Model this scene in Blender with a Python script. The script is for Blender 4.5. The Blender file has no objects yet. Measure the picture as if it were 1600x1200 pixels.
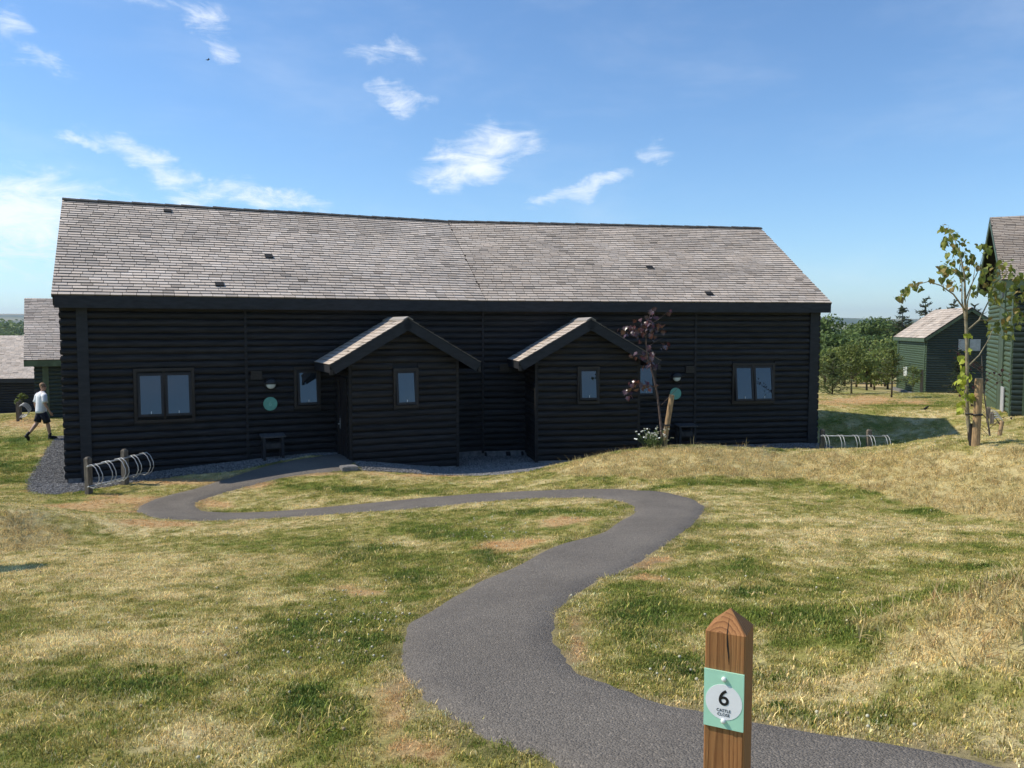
import bpy, math, random
import numpy as np
from mathutils import Vector, Matrix
random.seed(7); rng = np.random.default_rng(7)
SC = bpy.context.scene
COL = SC.collection
R = math.radians

# ------------------------------------------------------------------ camera, sky, sun, exposure
EYE = 3.5; PITCH = R(3.856); F = 1290.0
cd = bpy.data.cameras.new('camera'); cam = bpy.data.objects.new('camera', cd); COL.objects.link(cam)
cam.location = (0, 0, EYE); cam.rotation_euler = (R(90) - PITCH, 0, 0)
cd.sensor_width = 36; cd.lens = F / 1600 * 36; cd.clip_start = 0.05; cd.clip_end = 40000
SC.camera = cam
SUN_EL = 46.0; SUN_PHI = 6.0          # sun to the left, a touch behind the cabin line
sdir = Vector((-math.cos(R(SUN_EL)) * math.cos(R(SUN_PHI)), math.cos(R(SUN_EL)) * math.sin(R(SUN_PHI)), math.sin(R(SUN_EL))))
sl = bpy.data.lights.new('sun', 'SUN'); sl.energy = 4.9; sl.angle = R(0.53); sl.color = (1.0, 0.93, 0.80)
so = bpy.data.objects.new('sun', sl); COL.objects.link(so)
so.rotation_euler = sdir.to_track_quat('Z', 'Y').to_euler()
SC.view_settings.view_transform = 'Standard'; SC.view_settings.look = 'None'
SC.view_settings.exposure = 0.0; SC.view_settings.gamma = 1.0; SC.view_settings.use_curve_mapping = False
SC.render.engine = 'CYCLES'
SC.cycles.max_bounces = 4; SC.cycles.diffuse_bounces = 2; SC.cycles.glossy_bounces = 2; SC.cycles.transmission_bounces = 4
SC.cycles.use_adaptive_sampling = True; SC.cycles.adaptive_threshold = 0.015
SC.cycles.use_denoising = True; SC.cycles.denoising_prefilter = 'ACCURATE'
SC.cycles.transparent_max_bounces = 8; SC.cycles.volume_bounces = 0
SC.cycles.caustics_reflective = False; SC.cycles.caustics_refractive = False


class NT:
    """small helper to write node trees"""
    def __init__(s, tree): s.t = tree; s.n = tree.nodes; s.l = tree.links
    def add(s, typ, **kw):
        nd = s.n.new(typ)
        for k, v in kw.items(): setattr(nd, k, v)
        return nd
    def link(s, a, b): s.l.new(a, b)
    def put(s, sock, v):
        if hasattr(v, 'is_output'): s.l.new(v, sock)
        elif v is not None: sock.default_value = v
    def math(s, op, a, b=None, c=None, clamp=False):
        nd = s.n.new('ShaderNodeMath'); nd.operation = op; nd.use_clamp = clamp
        for i, v in enumerate((a, b, c)): s.put(nd.inputs[i], v)
        return nd.outputs[0]
    def mix(s, f, a, b, blend='MIX'):
        nd = s.n.new('ShaderNodeMix'); nd.data_type = 'RGBA'; nd.blend_type = blend
        s.put(nd.inputs[0], f); s.put(nd.inputs[6], a); s.put(nd.inputs[7], b)
        return nd.outputs[2]
    def noise(s, vec, scale, detail=4, rough=0.55, dist=0.0):
        nd = s.n.new('ShaderNodeTexNoise'); s.put(nd.inputs['Vector'], vec)
        nd.inputs['Scale'].default_value = scale; nd.inputs['Detail'].default_value = detail
        nd.inputs['Roughness'].default_value = rough; nd.inputs['Distortion'].default_value = dist
        return nd
    def ramp(s, f, stops):
        nd = s.n.new('ShaderNodeValToRGB'); s.put(nd.inputs[0], f)
        el = nd.color_ramp.elements
        while len(el) < len(stops): el.new(0.5)
        for e, (p, c) in zip(el, stops):
            e.position = p; e.color = (*c, 1) if len(c) == 3 else c
        return nd.outputs[0]
    def smooth(s, v, a, b):
        nd = s.n.new('ShaderNodeMapRange'); nd.interpolation_type = 'SMOOTHSTEP'
        s.put(nd.inputs[0], v); nd.inputs[1].default_value = a; nd.inputs[2].default_value = b
        return nd.outputs[0]


def px_dir(px, py):
    x = (px - 800) / F; u = (600 - py) / F
    return np.array([x, math.cos(PITCH) + u * math.sin(PITCH), -math.sin(PITCH) + u * math.cos(PITCH)])


def make_world():
    w = bpy.data.worlds.new('World'); SC.world = w; w.use_nodes = True
    T = NT(w.node_tree); T.n.clear()
    out = T.add('ShaderNodeOutputWorld'); bg = T.add('ShaderNodeBackground')
    sky = T.add('ShaderNodeTexSky', sky_type='NISHITA')
    sky.sun_disc = False; sky.sun_elevation = R(SUN_EL); sky.sun_rotation = R(-90 + SUN_PHI)
    sky.altitude = 0; sky.air_density = 1.0; sky.dust_density = 0.0; sky.ozone_density = 4.0
    tc = T.add('ShaderNodeTexCoord'); sep = T.add('ShaderNodeSeparateXYZ'); T.link(tc.outputs['Generated'], sep.inputs[0])
    az = T.math('ARCTAN2', sep.outputs[0], sep.outputs[1]); el = T.math('ARCSINE', sep.outputs[2])
    cmb = T.add('ShaderNodeCombineXYZ'); T.link(az, cmb.inputs[0]); T.link(el, cmb.inputs[1])
    # wispy break-up, streaks run a little down to the right
    mp = T.add('ShaderNodeMapping'); T.link(cmb.outputs[0], mp.inputs[0]); mp.inputs['Rotation'].default_value = (0, 0, R(8)); mp.inputs['Scale'].default_value = (1, 3.0, 1)
    wisp = T.noise(mp.outputs[0], 15, 7, 0.66, 0.6).outputs[0]
    warpn = T.noise(cmb.outputs[0], 9, 5, 0.6)
    wv = T.add('ShaderNodeVectorMath', operation='SUBTRACT'); T.link(warpn.outputs['Color'], wv.inputs[0]); wv.inputs[1].default_value = (0.5, 0.5, 0.5)
    ws = T.add('ShaderNodeVectorMath', operation='SCALE'); T.link(wv.outputs[0], ws.inputs[0]); ws.inputs['Scale'].default_value = 0.10
    wa = T.add('ShaderNodeVectorMath', operation='ADD'); T.link(cmb.outputs[0], wa.inputs[0]); T.link(ws.outputs[0], wa.inputs[1])
    # cloud patches: px, py, half width, half height (px), tilt deg (up to the right +), strength
    blobs = [(40, 345, 270, 62, -4, 1.0), (235, 250, 95, 22, -14, .85), (120, 232, 50, 10, -12, .5), (320, 292, 85, 18, -3, .8), (440, 325, 100, 14, -4, .75),
             (735, 252, 100, 34, 18, .95), (600, 76, 62, 26, 0, .62), (630, 144, 48, 20, -8, .72), (325, 55, 66, 22, -20, .55),
             (905, 292, 78, 16, 16, .62), (1012, 232, 42, 16, 5, .55), (70, 88, 80, 16, -14, .42), (15, 28, 50, 22, -20, .45), (235, 4, 60, 20, -10, .4), (-300, 300, 260, 60, 5, .9),
             (-500, 120, 200, 60, 10, .7), (2050, 230, 200, 40, 0, .5)]
    acc = None
    for (px, py, rw, rh, tilt, st) in blobs:
        d = px_dir(px, py); d = d / np.linalg.norm(d)
        a0 = math.atan2(d[0], d[1]); e0 = math.asin(d[2])
        k = math.cos(a0) ** 2
        m = T.add('ShaderNodeMapping', vector_type='TEXTURE'); T.link(wa.outputs[0], m.inputs[0])
        m.inputs['Location'].default_value = (a0, e0, 0); m.inputs['Rotation'].default_value = (0, 0, R(tilt))
        m.inputs['Scale'].default_value = (rw * 1.3 / F * k, rh * 1.45 / F * math.sqrt(k), 1)
        ln = T.add('ShaderNodeVectorMath', operation='LENGTH'); T.link(m.outputs[0], ln.inputs[0])
        v = T.math('MULTIPLY', T.smooth(ln.outputs['Value'], 1.25, 0.0), st)
        acc = v if acc is None else T.math('MAXIMUM', acc, v)
    # body: patch density eaten by the wisp noise
    body = T.smooth(T.math('ADD', acc, T.math('MULTIPLY', T.math('SUBTRACT', wisp, 0.5), 2.1)), 0.10, 1.25)
    body = T.math('MULTIPLY', body, T.smooth(acc, 0.02, 0.35))
    # thin veil over the whole sky, the same all round
    veil = T.math('MULTIPLY', T.smooth(T.noise(mp.outputs[0], 3.2, 6, 0.6, 0.2).outputs[0], 0.44, 0.9), 0.25)
    mask = T.math('MAXIMUM', body, veil)
    skyc = T.mix(1.0, sky.outputs[0], (0.83, 1.0, 1.12, 1), 'MULTIPLY')
    col = T.mix(T.math('MULTIPLY', mask, 0.86), skyc, (7.6, 7.9, 8.2, 1))
    T.link(col, bg.inputs[0]); bg.inputs[1].default_value = 0.15
    T.link(bg.outputs[0], out.inputs[0])
    w.cycles.sampling_method = 'MANUAL'; w.cycles.sample_map_resolution = 256


make_world()

# ------------------------------------------------------------------ helpers
def tag(o, label=None, cat=None, group=None, kind=None):
    if label: o['label'] = label
    if cat: o['category'] = cat
    if group: o['group'] = group
    if kind: o['kind'] = kind
    return o


def empty(name, loc=(0, 0, 0), rz=0, label=None, cat=None, group=None):
    o = bpy.data.objects.new(name, None); COL.objects.link(o)
    o.location = loc; o.rotation_euler = (0, 0, rz); o.empty_display_size = 0.2
    return tag(o, label, cat, group)


def link_mesh(name, me, parent=None, loc=None, rot=None):
    o = bpy.data.objects.new(name, me); COL.objects.link(o)
    if parent is not None: o.parent = parent
    if loc is not None: o.location = loc
    if rot is not None: o.rotation_euler = rot
    return o


class MB:
    def __init__(s): s.v = []; s.f = []; s.c = []; s.sm = []
    def poly(s, pts, col=None, smooth=False):
        b = len(s.v); s.v += [tuple(p) for p in pts]; s.f.append(tuple(range(b, b + len(pts)))); s.c.append(col); s.sm.append(smooth)
    def raw(s, verts, faces, col=None, smooth=False):
        b = len(s.v); s.v += [tuple(p) for p in verts]
        for f in faces: s.f.append(tuple(i + b for i in f)); s.c.append(col); s.sm.append(smooth)
    def box(s, c, size, M=None, col=None, top=1.0):
        x, y, z = (q / 2 for q in size)
        vs = [Vector((sx * x * (top if sz > 0 else 1), sy * y * (top if sz > 0 else 1), sz * z)) for sz in (-1, 1) for sy in (-1, 1) for sx in (-1, 1)]
        if M is not None: vs = [M @ q for q in vs]
        vs = [q + Vector(c) for q in vs]
        s.raw(vs, [(0, 2, 3, 1), (4, 5, 7, 6), (0, 1, 5, 4), (2, 6, 7, 3), (0, 4, 6, 2), (1, 3, 7, 5)], col)
    def hexa(s, p, col=None):   # p: 8 points, bottom 4 ccw then top 4 ccw
        s.raw(p, [(3, 2, 1, 0), (4, 5, 6, 7), (0, 1, 5, 4), (1, 2, 6, 5), (2, 3, 7, 6), (3, 0, 4, 7)], col)
    def tube(s, pts, rad, seg=6, col=None, cap=True):
        pts = [Vector(p) for p in pts]
        if not hasattr(rad, '__len__'): rad = [rad] * len(pts)
        rings = []; up = None
        for i, p in enumerate(pts):
            a = pts[max(0, i - 1)]; b = pts[min(len(pts) - 1, i + 1)]
            t = (b - a).normalized()
            if up is None: up = t.orthogonal().normalized()
            else: up = (up - t * up.dot(t)).normalized()
            w = t.cross(up)
            rings.append([p + (up * math.cos(2 * math.pi * k / seg) + w * math.sin(2 * math.pi * k / seg)) * rad[i] for k in range(seg)])
        b = len(s.v)
        for r in rings: s.v += [tuple(q) for q in r]
        for i in range(len(rings) - 1):
            for k in range(seg):
                k2 = (k + 1) % seg
                s.f.append((b + i * seg + k, b + i * seg + k2, b + (i + 1) * seg + k2, b + (i + 1) * seg + k)); s.c.append(col); s.sm.append(True)
        if cap:
            s.f.append(tuple(b + k for k in reversed(range(seg)))); s.c.append(col); s.sm.append(False)
            s.f.append(tuple(b + (len(rings) - 1) * seg + k for k in range(seg))); s.c.append(col); s.sm.append(False)
    def loft(s, rings, col=None, cap=True, smooth=True):
        n = len(rings[0]); b = len(s.v)
        for r in rings: s.v += [tuple(q) for q in r]
        for i in range(len(rings) - 1):
            for k in range(n):
                k2 = (k + 1) % n
                s.f.append((b + i * n + k, b + i * n + k2, b + (i + 1) * n + k2, b + (i + 1) * n + k)); s.c.append(col); s.sm.append(smooth)
        if cap:
            s.f.append(tuple(b + k for k in reversed(range(n)))); s.c.append(col); s.sm.append(smooth)
            s.f.append(tuple(b + (len(rings) - 1) * n + k for k in range(n))); s.c.append(col); s.sm.append(smooth)
    def mesh(s, name, m):
        me = bpy.data.meshes.new(name); me.from_pydata(s.v, [], s.f)
        if any(c is not None for c in s.c):
            a = me.attributes.new('col', 'FLOAT_COLOR', 'FACE')
            a.data.foreach_set('color', np.array([(*(c if c is not None else (.5, .5, .5)), 1) for c in s.c], dtype=np.float32).ravel())
        me.polygons.foreach_set('use_smooth', np.array(s.sm, dtype=bool))
        if m is not None: me.materials.append(m)
        me.update(); return me
    def build(s, name, m, parent=None, loc=None, rot=None):
        return link_mesh(name, s.mesh(name, m), parent, loc, rot)


def new_mat(name):
    m = bpy.data.materials.new(name); m.use_nodes = True
    T = NT(m.node_tree); T.n.clear()
    out = T.add('ShaderNodeOutputMaterial'); p = T.add('ShaderNodeBsdfPrincipled')
    T.link(p.outputs[0], out.inputs[0])
    return m, T, p, out


def simple(name, col, rough=0.6, var=0.25, scale=6.0, bump=0.0, bscale=40.0, metal=0.0, spec=0.4, stretch=None, hue=None):
    m, T, p, out = new_mat(name)
    tc = T.add('ShaderNodeTexCoord'); vec = tc.outputs['Object']
    if stretch:
        mp = T.add('ShaderNodeMapping'); T.link(vec, mp.inputs[0]); mp.inputs['Scale'].default_value = stretch; vec = mp.outputs[0]
    oi = T.add('ShaderNodeObjectInfo')
    n = T.noise(vec, scale, 5, 0.6).outputs[0]
    lo = tuple(c * (1 - var) for c in col); hi = tuple(min(1, c * (1 + var)) for c in (hue or col))
    c = T.mix(T.smooth(n, 0.3, 0.7), (*lo, 1), (*hi, 1))
    c = T.mix(T.math('MULTIPLY', oi.outputs['Random'], var * 0.7), c, (0, 0, 0, 1))
    T.link(c, p.inputs['Base Color'])
    p.inputs['Roughness'].default_value = rough; p.inputs['Metallic'].default_value = metal
    p.inputs['Specular IOR Level'].default_value = spec
    if bump:
        b = T.add('ShaderNodeBump'); b.inputs['Strength'].default_value = bump; b.inputs['Distance'].default_value = 0.01
        T.link(T.noise(vec, bscale, 4, 0.6).outputs[0], b.inputs['Height']); T.link(b.outputs[0], p.inputs['Normal'])
    return m


def attr_mat(name, rough=0.8, var=0.2, scale=30, atype='GEOMETRY', transl=0.0, spec=0.25, stretch=None, bump=0.0):
    """base colour from the mesh attribute 'col' (each piece its own colour) with grain on top"""
    m, T, p, out = new_mat(name)
    at = T.add('ShaderNodeAttribute', attribute_name='col', attribute_type=atype)
    tc = T.add('ShaderNodeTexCoord'); vec = tc.outputs['Object']
    if stretch:
        mp = T.add('ShaderNodeMapping'); T.link(vec, mp.inputs[0]); mp.inputs['Scale'].default_value = stretch; vec = mp.outputs[0]
    n = T.noise(vec, scale, 4, 0.6).outputs[0]
    f = T.math('ADD', T.math('MULTIPLY', n, 2 * var), 1 - var)
    vm = T.add('ShaderNodeVectorMath', operation='SCALE'); T.link(at.outputs['Color'], vm.inputs[0]); T.link(f, vm.inputs['Scale'])
    T.link(vm.outputs[0], p.inputs['Base Color']); p.inputs['Roughness'].default_value = rough; p.inputs['Specular IOR Level'].default_value = spec
    if transl:
        tr = T.add('ShaderNodeBsdfTranslucent'); T.link(vm.outputs[0], tr.inputs[0])
        mx = T.add('ShaderNodeMixShader'); mx.inputs[0].default_value = transl
        T.link(p.outputs[0], mx.inputs[1]); T.link(tr.outputs[0], mx.inputs[2]); T.link(mx.outputs[0], out.inputs[0])
    if bump:
        b = T.add('ShaderNodeBump'); b.inputs['Strength'].default_value = bump; b.inputs['Distance'].default_value = 0.01
        T.link(n, b.inputs['Height']); T.link(b.outputs[0], p.inputs['Normal'])
    return m


M = {}
M['log_black'] = simple('black_stained_log', (0.0145, 0.0155, 0.0195), 0.6, 0.6, 3, 0.5, 30, stretch=(.7, .7, 12), hue=(0.019, 0.0185, 0.020), spec=0.3)
M['log_brown'] = simple('dark_brown_stained_log', (0.017, 0.0165, 0.0185), 0.62, 0.6, 3, 0.5, 30, stretch=(.7, .7, 12), hue=(0.0225, 0.0195, 0.0185), spec=0.3)
M['board_black'] = simple('black_stained_board', (0.020, 0.022, 0.027), 0.6, 0.3, 4, 0.15, 60, stretch=(1, 1, 4), spec=0.3)
M['core_black'] = simple('black_wall_core', (0.012, 0.012, 0.014), 0.8, 0.2)
M['log_green_lit'] = simple('sunlit_green_log', (0.072, 0.110, 0.052), 0.55, 0.35, 5, 0.3, 60, stretch=(1, 1, 6), spec=0.35)  # lighter copy for sunlit walls, sun brightness put into the colour
M['log_green_shade'] = simple('deep_green_shaded_log', (0.026, 0.042, 0.034), 0.6, 0.35, 5, 0.3, 60, stretch=(1, 1, 6), spec=0.35)  # darker copy, shade painted into walls turned from the sun
M['board_green'] = simple('green_stained_board', (0.070, 0.105, 0.060), 0.55, 0.25, 4, 0.15, 60, spec=0.35)
M['frame_brown'] = simple('brown_window_timber', (0.020, 0.0155, 0.0145), 0.5, 0.35, 14, 0.2, 80, stretch=(1, 1, 3))
M['concrete'] = simple('concrete', (0.22, 0.21, 0.20), 0.9, 0.3, 9, 0.4, 60)
M['grey_wood'] = simple('weathered_grey_timber', (0.16, 0.135, 0.105), 0.85, 0.45, 10, 0.5, 50, stretch=(3, 3, .6))
M['table_grey'] = simple('grey_table_board', (0.085, 0.083, 0.082), 0.85, 0.3, 10, 0.4, 50)
M['dark_wood'] = simple('dark_weathered_timber', (0.050, 0.047, 0.046), 0.85, 0.3, 10, 0.4, 50)
M['stake_wood'] = simple('pale_round_stake', (0.40, 0.26, 0.13), 0.8, 0.35, 12, 0.4, 50, stretch=(4, 4, .7))
M['galv'] = simple('galvanised_steel', (0.50, 0.50, 0.49), 0.5, 0.2, 20, metal=0.35)
M['black_plastic'] = simple('black_plastic', (0.014, 0.015, 0.018), 0.45, 0.2)
M['diffuser'] = simple('opal_lamp_glass', (0.62, 0.66, 0.62), 0.35, 0.08)
M['pale_panel'] = simple('pale_window_panel', (0.36, 0.39, 0.40), 0.5, 0.15)  # even pale colour filling the gable window
M['teal'] = simple('teal_enamel', (0.12, 0.36, 0.29), 0.45, 0.12, 12)
M['teal_mark'] = simple('pale_teal_print', (0.22, 0.48, 0.40), 0.5, 0.1)
M['mint'] = simple('mint_plate', (0.45, 0.78, 0.58), 0.4, 0.05, 10)
M['white_print'] = simple('white_print', (0.90, 0.89, 0.90), 0.4, 0.03, 10)
M['black_print'] = simple('black_print', (0.012, 0.012, 0.016), 0.4, 0.05)
M['white_cap'] = simple('white_plastic_cap', (0.82, 0.84, 0.82), 0.35, 0.05)
M['flash'] = simple('lead_flashing', (0.45, 0.45, 0.46), 0.5, 0.15)
M['void'] = simple('dark_vent_opening', (0.008, 0.008, 0.009), 0.9, 0.1)
M['shingle'] = attr_mat('weathered_cedar_shingle', 0.85, 0.22, 26, stretch=(3, 3, 3), spec=0.2, bump=0.3)
M['bark'] = simple('brown_bark', (0.12, 0.09, 0.06), 0.9, 0.4, 14, 0.5, 60)
M['bark_pale'] = simple('pale_young_bark', (0.26, 0.22, 0.14), 0.85, 0.35, 14, 0.4, 60)
M['bark_red'] = simple('purple_brown_bark', (0.11, 0.075, 0.06), 0.8, 0.3, 14, 0.3, 60)
M['leafmass'] = attr_mat('tree_leaves', 0.6, 0.25, 3, transl=0.3, spec=0.3)
M['guard'] = simple('dark_tree_guard', (0.030, 0.024, 0.020), 0.7, 0.3)
M['bird'] = simple('black_feathers', (0.010, 0.010, 0.012), 0.5, 0.2)


def glass_mat():
    m, T, p, out = new_mat('window_glass')
    p.inputs['Base Color'].default_value = (0.012, 0.016, 0.022, 1); p.inputs['Roughness'].default_value = 0.02
    p.inputs['IOR'].default_value = 1.85; p.inputs['Specular IOR Level'].default_value = 0.5
    tc = T.add('ShaderNodeTexCoord'); n = T.noise(tc.outputs['Object'], 1.3, 2, 0.5).outputs[0]
    b = T.add('ShaderNodeBump'); b.inputs['Strength'].default_value = 0.05; b.inputs['Distance'].default_value = 0.02
    T.link(n, b.inputs['Height']); T.link(b.outputs[0], p.inputs['Normal'])
    return m


M['glass'] = glass_mat()


def post_mat():
    m, T, p, out = new_mat('treated_softwood_post')
    tc = T.add('ShaderNodeTexCoord'); ob = tc.outputs['Object']
    mp = T.add('ShaderNodeMapping'); T.link(ob, mp.inputs[0]); mp.inputs['Scale'].default_value = (1, 1, 0.10); mp.inputs['Location'].default_value = (0.012, 0.075, 0.0)
    wv = T.add('ShaderNodeTexWave', wave_type='RINGS', rings_direction='Z', wave_profile='SAW'); T.link(mp.outputs[0], wv.inputs[0])
    wv.inputs['Scale'].default_value = 34; wv.inputs['Distortion'].default_value = 3.2; wv.inputs['Detail'].default_value = 3; wv.inputs['Detail Scale'].default_value = 1.4
    mp2 = T.add('ShaderNodeMapping'); T.link(ob, mp2.inputs[0]); mp2.inputs['Scale'].default_value = (1, 1, 0.04)
    fine = T.noise(mp2.outputs[0], 420, 3, 0.6).outputs[0]
    blot = T.noise(ob, 14, 4, 0.6).outputs[0]
    c = T.ramp(wv.outputs[0], [(0.0, (0.42, 0.195, 0.072)), (0.6, (0.35, 0.155, 0.055)), (0.86, (0.21, 0.085, 0.030)), (1.0, (0.36, 0.165, 0.06))])
    c = T.mix(T.math('MULTIPLY', T.smooth(fine, 0.45, 0.75), 0.35), c, (0.10, 0.045, 0.020, 1))
    c = T.mix(T.math('MULTIPLY', T.smooth(blot, 0.4, 0.7), 0.35), c, (0.20, 0.13, 0.055, 1))
    T.link(c, p.inputs['Base Color']); p.inputs['Roughness'].default_value = 0.75; p.inputs['Specular IOR Level'].default_value = 0.25
    b = T.add('ShaderNodeBump'); b.inputs['Strength'].default_value = 0.35; b.inputs['Distance'].default_value = 0.003
    T.link(T.math('ADD', wv.outputs[0], fine), b.inputs['Height']); T.link(b.outputs[0], p.inputs['Normal'])
    return m


# ------------------------------------------------------------------ cabin frame (two wings meeting at a shallow angle)
A1, A2 = R(24.701), R(9.720); L1, L2 = 10.283, 10.137
RUN, ZE, ZR = 4.517, 4.232, 6.897
d1 = np.array([math.cos(A1), math.sin(A1)]); n1 = np.array([-d1[1], d1[0]])
d2 = np.array([math.cos(A2), math.sin(A2)]); n2 = np.array([-d2[1], d2[0]])
EL = np.array([-10.045, 18.121]); EK = EL + d1 * L1; ER = EK + d2 * L2
mm = n1 + n2; mm /= np.linalg.norm(mm)
TH = (A1 - A2) / 2
WO = 0.35                                   # wall plane behind the eave line

# ------------------------------------------------------------------ terrain
def at_depth(px, py, zrel):
    d = px_dir(px, py); k = zrel / d[2]
    return (d[0] * k, d[1] * k, EYE + zrel)


CP = [(0, 0, 1.88), (-3, 0, 1.84), (3, 0, 1.9), (0, -4, 2.1), (-8, -3, 2.0), (8, -3, 2.2), (0.52, 2.05, 1.82),
      (-12, 7.5, 0.95), (-14, 2, 1.5), (-16, 13, 0.3), (-18, 20, 0.0), (9, 4, 2.1), (13, 8, 1.75), (17, 13, 1.75), (14, 2, 2.2), (20, 20, 1.1), (25, 27, 0.7),
      (15.7, 25.8, 0.75), (17, 28, 0.72), (20, 24, 0.9), (19.3, 33.4, 0.3),
      (0, 31, 0.0), (-8, 28, 0.0), (8, 36, 0.0), (9.5, 24.6, -0.02), (9.5, 29, -0.05), (10.3, 24.4, -.3), (11.6, 24.5, -.22), (3.5, 21, -.03), (6, 21.2, -.06), (8.5, 21.6, -.1), (10.5, 22, -.18), (12.4, 22.3, .05), (13, 20.5, .3), (10.5, 20.3, .0), (7.5, 19.8, .05), (4, 23, -0.03), (0.5, 22.2, -0.05), (-0.7, 21.9, -0.05),
      (0, 80, -2.6), (60, 80, -2.2), (-60, 80, -4.4), (0, 150, -5.5), (110, 150, -5.5), (-110, 150, -6.5), (100, 0, 1), (-100, 0, -1), (0, -60, 3), (90, -60, 3), (-90, -60, 2),
      (100, 60, -1.5), (-100, 60, -4.5), (45, 35, 0.4), (-40, 30, -1.2)]
PXP = [(800, 1200, -1.86), (0, 1200, -1.9), (400, 1200, -1.9), (1600, 1190, -1.76), (1200, 1190, -1.78), (620, 1000, -2.16), (880, 980, -2.1), (0, 1000, -2.24), (300, 1000, -2.2),
       (0, 850, -2.92), (0, 910, -2.65), (400, 900, -2.68), (200, 880, -2.78), (700, 920, -2.42), (985, 798, -2.62), (1105, 795, -2.6), (1029, 867, -2.42), (854, 856, -2.5),
       (1200, 900, -2.32), (1200, 800, -2.56), (1300, 850, -2.42), (1100, 950, -2.14),
       (500, 806, -3.15), (500, 795, -3.3), (383, 810, -3.25), (383, 801, -3.38), (750, 785, -2.95), (750, 771.7, -3.08), (917, 779, -2.8), (917, 764.6, -2.88), (1000, 768, -2.8),
       (600, 840, -2.85), (250, 830, -3.1), (700, 755, -3.2), (560, 738, -3.24), (209, 799, -3.38), (309, 790, -3.4), (268, 772.6, -3.43), (307, 763, -3.43), (350, 750, -3.36), (440, 724, -3.2), (535, 713, -3.18), (548, 724, -3.18),
       (100, 760, -3.5), (140, 771, -3.46), (200, 757, -3.42), (250, 741, -3.36), (720, 736, -3.5), (650, 731, -3.38),
       (1050, 747, -2.66), (1170, 742, -2.66), (1280, 745, -2.66), (1400, 782, -2.63), (1500, 802, -2.56), (1600, 815, -2.50), (1400, 830, -2.50), (1550, 850, -2.40), (1250, 790, -2.62),
       (1600, 697, -1.88), (1520, 701, -1.96), (1400, 701, -2.2), (1280, 707, -2.42), (1340, 706, -2.34), (1150, 701, -2.44), (1040, 698, -2.46), (950, 710, -2.66), (850, 733, -3.02), (770, 741, -3.3),
       (1400, 690, -3.33), (1490, 682, -3.06), (1500, 660, -3.05), (1400, 645, -3.1), (1300, 640, -3.15), (1330, 615, -3.6), (1405, 612, -4.9), (1450, 621, -4.8), (1300, 602, -4.3), (1480, 615, -3.4),
       (1300, 1060, -1.98), (1390, 958, -1.86), (1500, 926, -1.72), (1600, 898, -1.62), (1760, 870, -1.50), (1400, 938, -2.24), (1500, 904, -2.32), (1600, 878, -2.34), (1600, 1080, -1.74),
       (0, 794, -2.66), (55, 799, -2.76), (112, 842, -3.06), (0, 862, -2.96), (60, 860, -2.98), (0, 785, -3.28), (90, 800, -3.3), (50, 772, -3.46), (0, 700, -3.5), (65, 687, -3.47), (30, 655, -3.8), (0, 652, -4.1), (95, 655, -3.75), (-200, 700, -3.5)]
CP = np.array(CP + [at_depth(*p) for p in PXP], float)


def _tps_fit():
    X = CP[:, :2] / 10; n = len(X)
    r2 = ((X[:, None] - X[None]) ** 2).sum(-1)
    K = np.where(r2 > 0, r2 * np.log(r2 + 1e-12) * 0.5, 0) + np.eye(n) * 0.00005
    P = np.hstack([np.ones((n, 1)), X]); A = np.zeros((n + 3, n + 3))
    A[:n, :n] = K; A[:n, n:] = P; A[n:, :n] = P.T
    return np.linalg.solve(A, np.concatenate([CP[:, 2], np.zeros(3)]))


TPSW = _tps_fit()


def vnoise(x, y, seed=0):
    x = np.asarray(x, float); y = np.asarray(y, float)
    ix = np.floor(x).astype(np.int64); iy = np.floor(y).astype(np.int64); fx = x - ix; fy = y - iy
    def h(a, b):
        v = (a * 374761393 + b * 668265263 + seed * 974711) & 0xFFFFFFFF
        v = ((v ^ (v >> 13)) * 1274126177) & 0xFFFFFFFF
        return ((v ^ (v >> 16)) & 0xFFFF) / 65535.0
    ux = fx * fx * (3 - 2 * fx); uy = fy * fy * (3 - 2 * fy)
    a = h(ix, iy); b = h(ix + 1, iy); c = h(ix, iy + 1); d = h(ix + 1, iy + 1)
    return (a * (1 - ux) + b * ux) * (1 - uy) + (c * (1 - ux) + d * ux) * uy


def fbm(x, y, seed=0, oct=4):
    s = 0; a = 0.5; t = 0
    for i in range(oct):
        s = s + a * vnoise(x * 2 ** i + 17.3 * i, y * 2 ** i - 9.1 * i, seed + i); t += a; a *= 0.55
    return s / t


def sstep(v, a, b):
    t = np.clip((v - a) / (b - a), 0, 1); return t * t * (3 - 2 * t)


def ground0(x, y):
    x = np.atleast_1d(np.asarray(x, float)); y = np.atleast_1d(np.asarray(y, float))
    z = np.empty(len(x))
    for i in range(0, len(x), 20000):
        q = np.stack([x[i:i + 20000], y[i:i + 20000]], 1) / 10
        r2 = ((q[:, None] - CP[None, :, :2] / 10) ** 2).sum(-1)
        z[i:i + 20000] = (r2 * np.log(r2 + 1e-12) * 0.5) @ TPSW[:-3] + TPSW[-3] + q @ TPSW[-2:]
    r = np.hypot(x, y)
    far = -5.5 - 8 * sstep(r, 150, 600)
    # low ridge of woods on the left, hills far off
    far = far + 12 * np.exp(-((x + 330) / 260) ** 2 - ((y - 620) / 220) ** 2)
    az = np.arctan2(x, np.maximum(y, 1e-3))
    hp = 0.5 + 0.5 * np.sin(az * 9 + 1.1) * 0.6 + 0.5 * np.sin(az * 23 + .4) * 0.25
    far = far + sstep(r, 2200, 5200) * (64 + 44 * hp) * np.where(y > -500, 1, .6)
    far = far + sstep(r, 900, 1600) * 10 * (fbm(x / 900, y / 900, 5, 3) - .5) * 2
    w = sstep(r, 105, 190)
    return z * (1 - w) + far * w


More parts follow.
